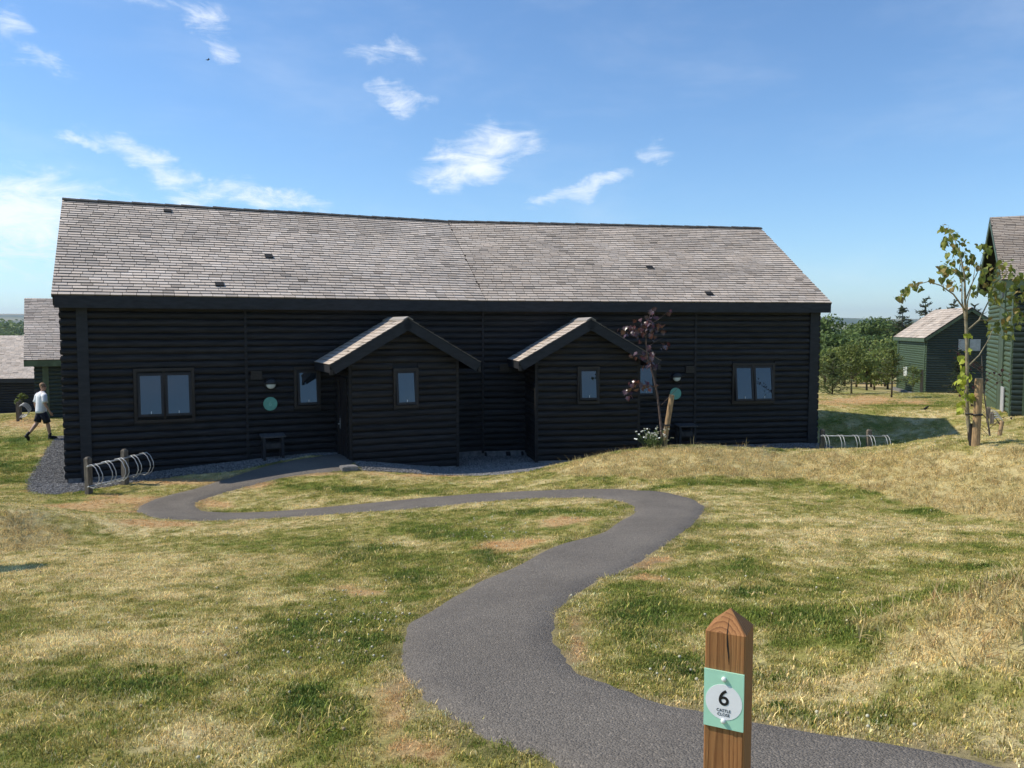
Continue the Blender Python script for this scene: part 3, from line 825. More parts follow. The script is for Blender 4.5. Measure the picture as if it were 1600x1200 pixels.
    tag(J.build('shingles', M['shingle'], roof), kind='stuff')
    # ridge caps
    for (O, d, n, ta, tb) in ((EL, d1, n1, -GO, L1 + RUN * tan), (EK, d2, n2, -RUN * tan, L2 + GO)):
        t = ta
        while t < tb - .05:
            e = min(t + .42, tb); b = MB(); lift = random.uniform(.0, .012)
            for sg in (-1, 1):
                q = lambda tt, r, h: (*(O + d * tt + n * (RUN + sg * r)), ZR + h - r * math.tan(THETA))
                h0, h1_ = .03 + lift, .055 + lift
                pts = [q(t, 0, h0 + .012), q(e, 0, h0), q(e, .085, h0), q(t, .085, h0 + .012), q(t, 0, h1_ + .012), q(e, 0, h1_), q(e, .085, h1_), q(t, .085, h1_ + .012)]
                b.hexa(pts if sg > 0 else [pts[i] for i in (1, 0, 3, 2, 5, 4, 7, 6)], (.085, .078, .07))
            b.build('ridge_cap', M['shingle'], roof); t = e
    # roof vents
    def vent(O, d, n, px, py):
        r = px_dir(px, py)
        ct, st = math.cos(THETA), math.sin(THETA); N = np.array([-n[0] * st, -n[1] * st, ct])
        P0 = np.array([O[0], O[1], ZE]); E0 = np.array([0, 0, EYE])
        k = np.dot(P0 - E0, N) / np.dot(r, N); X = E0 + r * k
        U = np.array([d[0], d[1], 0]); S_ = np.array([n[0] * ct, n[1] * ct, st]); b = MB()
        q = lambda a, s, h: X + U * a + S_ * s + N * h
        # low cowl with a dark mouth, flashing apron below
        b.hexa([q(-.10, -.09, .0), q(.10, -.09, .0), q(.10, .14, .0), q(-.10, .14, .0), q(-.10, -.09, .055), q(.10, -.09, .055), q(.10, .14, .03), q(-.10, .14, .03)])
        o = b.build('roof_vent', M['void'], roof)
    for p in ((343, 446), (420, 402), (262, 331)): vent(EL, d1, n1, *p)
    for p in ((1015, 419), (1108, 460)): vent(EK, d2, n2, *p)
    # fascia boards and rake boards
    for (O, d, n, ta, tb) in ((EL, d1, n1, .03, L1), (EK, d2, n2, 0, L2)):
        b = MB(); fr = Frame(O, d, -n); box_f(b, fr, ta, tb, -.035, .0, 3.955, ZE - .012); b.build('fascia', M['board_black'], C)
        b = MB(); box_f(b, fr, ta, tb, -WO - .02, -.037, 3.97, 3.99); b.build('soffit', M['core_black'], C)
    for (O, d, n, t, sg) in ((EL, d1, n1, .0, -1), (EK, d2, n2, L2, 1)):
        for bs in (0, 1):
            b = MB(); oo = O + (n * 2 * RUN if bs else 0); nn = -n if bs else n
            tr = (lambda s: (t, t + .045)) if sg < 0 else (lambda s: (t - .045, t))
            slab(b, oo, d, nn, ZE, THETA, SLEN, tr, h0=-.27, h1=-.062); b.build('rake_board', M['board_black'], C)
    # windows
    make_window(f1, 1.56, 2.88, 1.30, 2.57, 0, C, [(1.70, 2.14, 1.51, 2.40), (2.29, 2.75, 1.51, 2.40)], tilt=.13)
    make_window(f1, 5.20, 5.86, 1.49, 2.54, 0, C, [(5.34, 5.75, 1.65, 2.39)], tilt=.13)
    make_window(f2, 7.25, 8.57, 1.31, 2.49, 0, C, [(7.38, 7.83, 1.46, 2.35), (7.97, 8.45, 1.46, 2.35)], tilt=.14)
    make_window(f2, 4.28, 4.94, 1.50, 2.49, 0, C, [(4.42, 4.82, 1.66, 2.37)], tilt=.13)
    # small wooden vent boxes on the wall
    for (fr, t, z) in ((f1, 4.30, 2.35), (f2, 5.95, 2.32), (f2, .55, 2.42)):
        b = MB(); box_f(b, fr, t - .13, t + .13, .02, .09, z - .1, z + .1)
        for k in range(4): box_f(b, fr, t - .11, t + .11, .09, .1, z - .08 + k * .045, z - .06 + k * .045)
        b.build('wall_vent', M['frame_brown'], C)
    # waste pipes at the plinth between the porches
    for t in (.02, .62, .68, 1.05):
        b = MB(); p = Vector(f2.P(t, .03, .05)); q = Vector(f2.P(t, .12, .03)); b.tube([p, q, q + Vector((0, 0, -.05))], .035, 8); b.build('waste_pipe', M['black_plastic'], C)
    # porches
    for (O, d, n, span, fr, zf, win, doorside) in ((EL, d1, n1, pA, f1, .02, (7.30, 7.94, 1.55, 2.53, 7.42, 7.83, 1.70, 2.41), -1), (EK, d2, n2, pB, f2, .02, (2.23, 2.83, 1.53, 2.50, 2.34, 2.74, 1.69, 2.38), 1)):
        pr = 1.2; ta, tb = span; tm = (ta + tb) / 2; tp = math.radians(29.9); hw = 1.9; ze = 2.65; zr = ze + hw * math.tan(tp)
        F0 = Frame(O + n * (-pr), d, -n)
        b = MB(); zs = ze + (hw - (tb - ta) / 2) * math.tan(tp) - .08; zt = zr - .14
        i = .04
        A = [F0.P(ta + i, 0, -.35), F0.P(tb - i, 0, -.35), F0.P(tb - i, -pr - WO + .01, -.35), F0.P(ta + i, -pr - WO + .01, -.35)]
        B = [F0.P(ta + i, 0, zs), F0.P(tb - i, 0, zs), F0.P(tb - i, -pr - WO + .01, zs), F0.P(ta + i, -pr - WO + .01, zs)]
        b.raw(A + B + [F0.P(tm, 0, zt), F0.P(tm, -pr - WO + .01, zt)], [(0, 1, 5, 8, 4), (3, 0, 4, 7), (1, 2, 6, 5), (4, 8, 9, 7), (8, 5, 6, 9), (2, 3, 7, 9, 6), (3, 2, 1, 0)])
        P = b.build('porch', M['core_black'], C)
        b = MB(); box_f(b, F0, ta + .06, tb - .06, -pr - WO, .02, -.4, .05); b.build('plinth', M['concrete'], P)
        def sp(z):
            if z < zs: return (ta + .05, tb - .05)
            q = (z - zs) / math.tan(tp) + .05; return (ta + q, tb - q) if ta + q < tm - .05 else None
        log_wall(F0, zf, zr - .15, sp, 0, M['log_brown'], P, holes=[(win[0] - .005, win[1] + .005, win[2], win[3])])
        # side walls; the door is in one of them
        for sg in (-1, 1):
            tt = ta if sg < 0 else tb
            G = Frame(np.array(F0.P(tt, 0, 0)[:2]), n, d * sg)
            hol = [(.22, 1.18, -.1, 2.28)] if sg == doorside else []
            log_wall(G, zf, zs, lambda z: (.03, pr + WO - .03), -.04, M['log_brown'], P, holes=hol)
            b = MB(); box_f(b, G, -.035, .045, -.045, .028, .0, zs + .1); b.build('corner_board', M['log_brown'], P)
            if sg == doorside:
                D = MB(); box_f(D, G, .28, 1.12, -.036, -.012, .16, 2.20)
                for (a0, a1, c0, c1) in ((.36, .66, .3, 1.0), (.74, 1.04, .3, 1.0), (.36, .66, 1.15, 2.05), (.74, 1.04, 1.15, 2.05)): box_f(D, G, a0, a1, -.012, -.002, c0, c1)
                dr = D.build('door', M['frame_brown'], P)
                b = MB(); box_f(b, G, .20, .28, -.03, .035, .1, 2.28); box_f(b, G, 1.12, 1.20, -.03, .035, .1, 2.28); box_f(b, G, .20, 1.20, -.03, .036, 2.2, 2.282); b.build('door_frame', M['frame_brown'], P)
                b = MB(); box_f(b, G, .26, 1.14, -.03, .09, .06, .14); b.build('threshold', M['flash'], P)
                b = MB(); b.tube([G.P(1.02, .0, 1.12), G.P(1.02, .05, 1.12), G.P(.92, .055, 1.12)], .012, 6); box_f(b, G, 1.0, 1.04, -.002, .008, 1.0, 1.26); b.build('door_handle', M['galv'], P)
        make_window(F0, *win[:4], 0, C, [win[4:]], tilt=.13, name='porch_window')
        # roof of the porch
        b = MB(); sl = hw / math.cos(tp); dep = pr + WO + .3 + .02
        Of = np.array(F0.P(0, .28, 0)[:2])
        for sg in (-1, 1):
            OO = Of + d * (tm + sg * hw); slab(b, OO, n, -d * sg, ze, tp, sl, lambda s: (0, dep), h0=-.05)
        PRf = b.build('porch_roof', M['core_black'], C)
        for sg in (-1, 1):
            OO = Of + d * (tm + sg * hw)
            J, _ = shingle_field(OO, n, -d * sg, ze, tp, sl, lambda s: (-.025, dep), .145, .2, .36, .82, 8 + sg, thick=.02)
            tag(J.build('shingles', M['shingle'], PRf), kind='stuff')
            # barge board
            b = MB(); slab(b, OO, n, -d * sg, ze, tp, sl, lambda s: (-.012, .03), h0=-.25, h1=-.012); b.build('barge_board', M['board_black'], PRf)
            b = MB(); fr2 = Frame(OO, n, d * sg); box_f(b, fr2, .032, dep - .03, -.03, -.004, ze - .19, ze - .02); b.build('fascia', M['board_black'], PRf)
            b = MB(); fr2 = Frame(OO, n, d * sg); box_f(b, fr2, -.01, .06, -.075, -.005, ze - .235, ze - .12); b.build('purlin_end', M['frame_brown'], PRf)
        b = MB()
        for sg in (-1, 1):
            q = lambda tt, r, h: (*(Of + n * tt + d * (tm + sg * r)), zr + h - r * math.tan(tp))
            pts = [q(-.03, 0, .025), q(dep, 0, .025), q(dep, .12, .025), q(-.03, .12, .025), q(-.03, 0, .045), q(dep, 0, .045), q(dep, .12, .045), q(-.03, .12, .045)]
            b.hexa(pts if sg < 0 else [pts[i_] for i_ in (1, 0, 3, 2, 5, 4, 7, 6)], (.33, .30, .27))
        b.build('ridge_cap', M['shingle'], PRf)
    return C, f1, f2


CABIN, F1, F2 = main_cabin()


def cabin(name, label, cat, O, d, n, length, half, wallh, rise, z0, lm, gm, bm, ov=.35, gov=.35, expo=.145, split=True, base=.9, logs_front=True, gable_logs=False):
    """plain gabled log cabin; O = front-left wall corner, d along the front, n towards the back"""
    C = empty(name, (0, 0, 0), label=label, cat=cat)
    fr = Frame(O, d, -n); th = math.atan2(rise, half + ov); ze = z0 + wallh + .03; zw = ze + ov * math.tan(th) - .07; zr = ze + rise
    b = MB(); dp = 2 * half; i = .04
    A = [fr.P(i, 0, z0 - 1.2), fr.P(length - i, 0, z0 - 1.2), fr.P(length - i, -dp, z0 - 1.2), fr.P(i, -dp, z0 - 1.2)]
    B = [fr.P(i, 0, zw), fr.P(length - i, 0, zw), fr.P(length - i, -dp, zw), fr.P(i, -dp, zw)]
    b.raw(A + B + [fr.P(i, -half, zr - .12), fr.P(length - i, -half, zr - .12)], [(0, 1, 5, 4), (2, 3, 7, 6), (3, 0, 4, 8, 7), (1, 2, 6, 9, 5), (4, 5, 9, 8), (7, 8, 9, 6), (3, 2, 1, 0)])
    W = b.build('wall', gm, C)
    J = MB() if not logs_front else None
    log_wall(fr, z0, zw - .02, lambda z: (0, length), 0, lm, W, joined=J)
    if J: tag(J.build('log_siding', lm, W), kind='stuff')
    def span(z):
        if z < zw: return (0, dp)
        q = (z - zw) / math.tan(th); return (q, dp - q) if q < half - .05 else None
    for sg, t in ((-1, 0), (1, length)):
        g = Frame(np.array(fr.P(t, 0, 0)[:2]), n, d * sg); J = MB()
        if gable_logs and sg < 0:
            log_wall(g, z0, zr - .1, span, -.04, gm, W)
        else:
            log_wall(g, z0, zr - .1, span, -.04, gm, W, joined=J); tag(J.build('log_siding', gm, W), kind='stuff')
    sl = (half + ov) / math.cos(th); b = MB()
    tr = lambda s: (-gov, length + gov)
    slab(b, O - n * ov, d, n, ze, th, sl, tr); slab(b, O + n * (dp + ov), d, -n, ze, th, sl, tr)
    RF = b.build('roof', M['core_black'], C)
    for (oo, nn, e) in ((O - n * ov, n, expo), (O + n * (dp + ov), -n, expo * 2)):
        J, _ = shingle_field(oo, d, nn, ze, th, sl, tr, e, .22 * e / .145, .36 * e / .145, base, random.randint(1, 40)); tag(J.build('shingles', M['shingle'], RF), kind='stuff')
    b = MB(); fe = Frame(O - n * ov, d, -n); box_f(b, fe, -gov, length + gov, -.035, 0, ze - .26, ze - .014); b.build('fascia', bm, C)
    for t, sg in ((-gov, 1), (length + gov - .045, -1)):
        for (oo, nn) in ((O - n * ov, n), (O + n * (dp + ov), -n)):
            b = MB(); slab(b, oo, d, nn, ze, th, sl, lambda s: (t, t + .045), h0=-.24, h1=-.062); b.build('rake_board', bm, C)
    for t in (.3, length - .53):
        b = MB(); box_f(b, fr, t, t + .23, .03, .08, z0 - .3, zw - .05); b.build('corner_board', bm, C)
    return C, fr


# green cabin on the right, gable end towards the sun, front painted darker for its shade
dR = np.array([math.cos(R(-25)), math.sin(R(-25))]); nR = np.array([-dR[1], dR[0]])
CR, FR_ = cabin('log_cabin', 'green log cabin with sunlit gable end at the right edge, behind the staked lime tree', 'cabin', np.array([15.62, 25.75]), dR, nR, 10, 4.15, 4.2, 2.45, .76, M['log_green_shade'], M['log_green_lit'], M['board_green'], gov=.42, gable_logs=True, base=.62)
gR = Frame(np.array(FR_.P(0, 0, 0)[:2]), nR, -dR)
b = MB(); box_f(b, gR, .08, .40, -.02, .03, .5, 5.1); b.build('corner_board', M['board_green'], CR)
b = MB(); box_f(b, gR, 2.3, 3.6, -.02, .045, .6, 5.6); b.build('cladding_panel', M['board_green'], CR)
b = MB(); box_f(b, gR, 3.62, 3.72, -.02, .05, .6, 5.6); b.build('batten', M['board_green'], CR)
b = MB(); box_f(b, gR, 2.55, 3.1, .046, .06, 4.55, 5.3); b.build('wall_vent', M['frame_brown'], CR)
b = MB(); box_f(b, gR, 1.55, 2.35, .03, .06, .70, 1.55); b.build('notice_board', M['flash'], CR)
# cabin behind on the left, green
dA = np.array([math.cos(R(29)), math.sin(R(29))]); nA = np.array([-dA[1], dA[0]])
CA, FA = cabin('log_cabin', 'dark green log cabin with grey shingle roof behind the walking man', 'cabin', np.array([-20.0, 34.5]), dA, nA, 9, 4.15, 3.6, 2.7, EYE - 1.32 - 3.63, M['log_green_shade'], M['log_green_shade'], M['board_green'], gov=.35, logs_front=False, base=1.0)
b = MB(); box_f(b, FA, 1.25, 2.3, .0, .075, -1.6, EYE - 2.2); b.build('door', M['frame_brown'], CA)
b = MB(); box_f(b, FA, 1.72, 1.86, .076, .09, .55, .98); b.build('door_glass', M['diffuser'], CA)
b = MB(); box_f(b, FA, -.02, .42, .06, .09, .55, .95); b.build('notice', M['dark_wood'], CA)
dA = np.array([math.cos(R(8)), math.sin(R(8))]); nA = np.array([-dA[1], dA[0]])
CB, FB = cabin('log_cabin', 'low dark log cabin with pale shingle roof at the far left edge', 'cabin', np.array([-45.0, 51.0]), dA, nA, 17.5, 4.15, 3.6, 2.7, EYE - 3.2 - 3.63, M['log_black'], M['log_black'], M['board_black'], gov=.35, logs_front=False, base=1.12)
b = MB(); box_f(b, FB, 9.6, 11.6, .0, .06, -4, EYE - 3.95); b.build('door', M['core_black'], CB)
# small green building at the back right: eave wall to the sun, gable in shade and painted darker for it
dS = -np.array([.2, .98]) / math.hypot(.2, .98); nS = np.array([-dS[1], dS[0]])
OS = np.array([29.15, 58.0]) - dS * 8
zS = gz(29.2, 58.5)
CS, FS = cabin('log_shed', 'small green log building with grey roof in front of the woods', 'shed', OS, dS, nS, 8, 2.7, EYE - .72 - zS, 2.15, zS, M['log_green_lit'], M['log_green_shade'], M['board_green'], ov=.3, gov=.3, expo=.29, logs_front=False, base=.78)
b = MB(); box_f(b, FS, -.2, 8.2, 0, .35, zS - .4, zS + .12); b.build('plinth', M['concrete'], CS)
gS = Frame(np.array(FS.P(8, 0, 0)[:2]), nS, dS)
b = MB(); box_f(b, gS, 2.0, 3.4, -.02, .05, EYE - 1.55, EYE - .75); w_ = b.build('window', M['pale_panel'], CS)
b = MB(); box_f(b, gS, 2.66, 2.72, .05, .06, EYE - 1.55, EYE - .75); b.build('mullion', M['board_green'], w_)
b = MB(); box_f(b, FS, 6.9, 7.6, .0, .1, zS + .3, zS + 1.9); b.build('door', M['frame_brown'], CS)
b = MB(); box_f(b, FS, 2.2, 3.2, .0, .09, zS + 1.2, zS + 1.9); b.build('window', M['diffuser'], CS)

# ------------------------------------------------------------------ things fixed to or standing at the black cabin
def lamp(fr, t, z, label):
    C = empty('wall_lamp', fr.P(t, .05, z), label=label, cat='lamp', group='bulkhead lamps on the black cabin')
    X = Vector((fr.d[0], fr.d[1], 0)); Y = Vector((fr.out[0], fr.out[1], 0)); Z = Vector((0, 0, 1)); r = .145
    b = MB(); seg = 20
    rings = [[X * math.cos(k * 2 * math.pi / seg) * rr + Z * math.sin(k * 2 * math.pi / seg) * rr + Y * y for k in range(seg)] for rr, y in ((r, -.02), (r, .05), (r * .94, .075), (r * .8, .085))]
    b.loft(rings); b.build('housing', M['black_plastic'], C)
    def half(sg, rr, y0, y1):
        m = MB(); a = [X * math.cos(math.pi * k / 12) * rr + Z * sg * math.sin(math.pi * k / 12) * rr for k in range(13)]
        m.loft([[p + Y * y0 for p in a], [p * .97 + Y * y1 for p in a], [p * .75 + Y * (y1 + .03) for p in a]]); return m
    half(1, r, .076, .115).build('hood', M['black_plastic'], C)
    half(-1, r * .8, .076, .10).build('diffuser', M['diffuser'], C)


lamp(F1, 4.63, 2.13, 'round black wall lamp above the teal disc with a 6')
lamp(F2, 5.53, 2.10, 'round black wall lamp above the teal disc beside the red maple')


def text_mesh(txt, size, mat, name, extrude=.0006, bold=0.0):
    cu = bpy.data.curves.new('t', 'FONT'); cu.body = txt; cu.size = size; cu.align_x = 'CENTER'; cu.align_y = 'CENTER'; cu.extrude = extrude; cu.offset = bold
    o = bpy.data.objects.new('t', cu); COL.objects.link(o)
    bpy.context.view_layer.update()
    me = bpy.data.meshes.new_from_object(o.evaluated_get(bpy.context.evaluated_depsgraph_get())); me.name = name
    bpy.data.objects.remove(o); me.materials.clear(); me.materials.append(mat); return me


def disc(fr, t, z, label, txt):
    C = empty('number_sign', fr.P(t, .055, z), math.atan2(fr.d[1], fr.d[0]), label=label, cat='sign')
    b = MB(); seg = 28; ri = [[Vector((math.cos(k * 2 * math.pi / seg) * r, -y, math.sin(k * 2 * math.pi / seg) * r)) for k in range(seg)] for r, y in ((.168, -.01), (.17, .004), (.166, .008))]
    b.loft(ri, smooth=False); b.build('disc', M['teal'], C)
    if txt:
        o = link_mesh('numeral', text_mesh(txt, .16, M['teal_mark'], 'numeral'), C, (0, -.0095, 0), (R(90), 0, 0))


disc(F1, 4.62, 1.64, 'round teal sign with a pale 6 on the black wall', '6')
disc(F2, 5.53, 1.63, 'round teal sign half hidden behind the red maple and its stake', None)


def side_bench(fr, t, z, label):
    C = empty('side_table', fr.P(t, .32, z), math.atan2(fr.d[1], fr.d[0]), label=label, cat='table', group='low wooden tables by the cabin doors')
    b = MB()
    Mx = Matrix.Rotation(R(6), 3, 'X')
    for k in range(3): b.box((0, -.13 + k * .13, .585 + (k - 1) * .013), (.58, .122, .035), Mx)
    b.build('table_top', M['table_grey'], C)
    for sx in (-1, 1):
        b = MB()
        for sy in (-1, 1): b.box((sx * .22, sy * .14, .27), (.06, .06, .55))
        b.build('leg', M['board_black'], C)
    b = MB(); b.box((0, -.12, .34), (.44, .03, .12)); b.box((0, .12, .34), (.44, .03, .12)); b.build('apron', M['dark_wood'], C)


side_bench(F1, 4.62, gz(*loc1(4.62, .05)) + .0, 'low dark wooden table under the lamp and the 6 disc')
side_bench(F2, 5.75, gz(*loc2(5.75, .05)) + .16, 'low dark wooden table behind the stake of the red maple')

p = hit(545, 734)
b = MB(); b.box((0, 0, .02), (.36, .30, .09), None); b.box((0, 0, .07), (.30, .24, .012))
tag(b.build('drain_cover', M['concrete'], None, (p.x, p.y, p.z + .02), (0, 0, A1)), 'square grey drain cover beside the path in front of the left porch', 'drain cover')


# ------------------------------------------------------------------ bicycle racks
def bike_rack(label, pa, pb, rz=None):
    pa = Vector(pa); pb = Vector(pb); v = pb - pa; L = Vector((v.x, v.y)).length; rz = math.atan2(v.y, v.x); sl = v.z / L
    C = empty('bicycle_rack', pa, rz, label, 'bicycle rack', 'wooden and steel bicycle racks')
    for x in (0, L):
        b = MB(); s = .055
        b.box((x, 0, sl * x + .30), (2 * s, 2 * s, .9)); b.raw([(x - s, -s, sl * x + .75), (x + s, -s, sl * x + .75), (x + s, s, sl * x + .75), (x - s, s, sl * x + .75), (x - s * .55, -s * .55, sl * x + .785), (x + s * .55, -s * .55, sl * x + .785), (x + s * .55, s * .55, sl * x + .785), (x - s * .55, s * .55, sl * x + .785)], [(0, 1, 5, 4), (1, 2, 6, 5), (2, 3, 7, 6), (3, 0, 4, 7), (4, 5, 6, 7)])
        b.build('post', M['grey_wood'], C)
    for z in (.60, .17):
        b = MB(); b.tube([(-.08, -.07, z + sl * -.08), (L + .5, -.07, z + sl * (L + .5))], .016, 8); b.build('rail', M['galv'], C)
    n = 5
    for k in range(n):
        x0 = .0 + k * (L + .40) / (n - 1)
        b = MB()
        for dx in (-.04, .05):
            x = x0 + dx; z = sl * x
            pts = [(x, -.05, z + .62), (x, -.16, z + .64), (x, -.27, z + .58), (x, -.36, z + .44), (x, -.37, z + .34), (x, -.30, z + .22), (x, -.20, z + .15), (x, -.05, z + .155)]
            b.tube(pts, .0085, 6)
        b.build('hoop', M['galv'], C)
    return C


a_, b_ = hit(139, 772), hit(196, 757)
bike_rack('bicycle rack on grey posts at the left corner of the black cabin', a_, b_)
q = hit(1289, 699); b_ = q + Vector((1.17, .22, .05)); q = Vector((9.52, 23.75, 0)); 
def rk(px, py, y):
    d = px_dir(px, py); k = y / d[1]; return Vector((d[0] * k, y, EYE + d[2] * k))
bike_rack('bicycle rack in the shadow beyond the right corner of the black cabin', rk(1285, 674, 23.1) - Vector((0, 0, .72)), rk(1358, 674.5, 23.2) - Vector((0, 0, .72)))
bike_rack('bicycle rack half hidden at the foot of the green cabin gable', Vector((14.72, 25.2, gz(14.72, 25.2) - .42)), Vector((15.19, 26.2, gz(15.19, 26.2) - .42)))
q = Vector((px_dir(24, 600)[0] * 33.0, 33.0, 0)); q.z = gz(q.x, q.y)
bike_rack('bicycle rack seen end-on left of the walking man', q, q + Vector((-.55, 1.1, -.02)))

# ------------------------------------------------------------------ numbered post
def sign_post():
    P0 = px_dir(1140, 1000); k = 2.06 / P0[1]; x, y = P0[0] * k, 2.06
    top = EYE + px_dir(1135, 958)[2] * 2.06
    g = gz(x, y); s = .0505; zt = top - g; zs = zt - .052
    C = empty('sign_post', (x, y, g), R(-27), label='square wooden post with a mint sign reading 6 CASTLE CLOSE', cat='post')
    b = MB(); ch = .004
    def ring(z, q): return [Vector(v) for v in ((-q + ch, -q, z), (q - ch, -q, z), (q, -q + ch, z), (q, q - ch, z), (q - ch, q, z), (-q + ch, q, z), (-q, q - ch, z), (-q, -q + ch, z))]
    b.loft([ring(-.35, s), ring(zs * .5, s), ring(zs, s)], smooth=False)
    tip = (0.002, -.002, zt); r = ring(zs, s)
    for i in range(8): b.poly([r[i], r[(i + 1) % 8], tip])
    # drying check: a thin split running down from the tip
    b.build('post', post_mat(), C)
    c = MB(); pts = [(.004, -s - .0006, zs + .002), (.006, -s - .0006, zs - .03), (.009, -s - .0006, zs - .055), (.010, -s - .0006, zs - .078)]; wd = [.0010, .0021, .0014, .0003]
    for i in range(3):
        p, q = pts[i], pts[i + 1]; c.poly([(p[0] - wd[i], p[1], p[2]), (q[0] - wd[i + 1], q[1], q[2]), (q[0] + wd[i + 1], q[1], q[2]), (p[0] + wd[i], p[1], p[2])])
    c.poly([(.004 - .001, -s - .0004, zs + .002), (.004 + .001, -s - .0004, zs + .002), (.0025, -.018, zt - .017)])
    c.build('split', M['void'], C)
    pz1 = zs - .0955; ph = .146; pw = .099
    b = MB(); b.box((-.0005, -s - .003, pz1 - ph / 2), (pw, .005, ph)); pl = b.build('sign_plate', M['mint'], C)
    b = MB(); seg = 40; cz = pz1 - ph * .535
    b.loft([[Vector((math.cos(a) * .0455, -s - yy, cz + math.sin(a) * .0455)) for a in [2 * math.pi * i / seg for i in range(seg)]] for yy in (.005, .0062)], smooth=False); b.build('white_disc', M['white_print'], pl)
    for (t, size, dz, bold) in (('6', .056, .0095, .0007), ('CASTLE', .0104, -.0215, .0), ('CLOSE', .0104, -.0320, .0)):
        link_mesh('lettering', text_mesh(t, size, M['black_print'], 'lettering', .0003, bold), pl, (0, -s - .0066, cz + dz), (R(90), 0, 0))
    for z in (pz1 - .0185, pz1 - ph + .0195):
        b = MB(); seg = 14
        b.loft([[Vector((math.cos(a) * r, -s - yy, z + math.sin(a) * r)) for a in [2 * math.pi * i / seg for i in range(seg)]] for r, yy in ((.0062, .004), (.0062, .009), (.005, .0115), (.0025, .0125))]); b.build('screw_cap', M['white_cap'], pl)


sign_post()

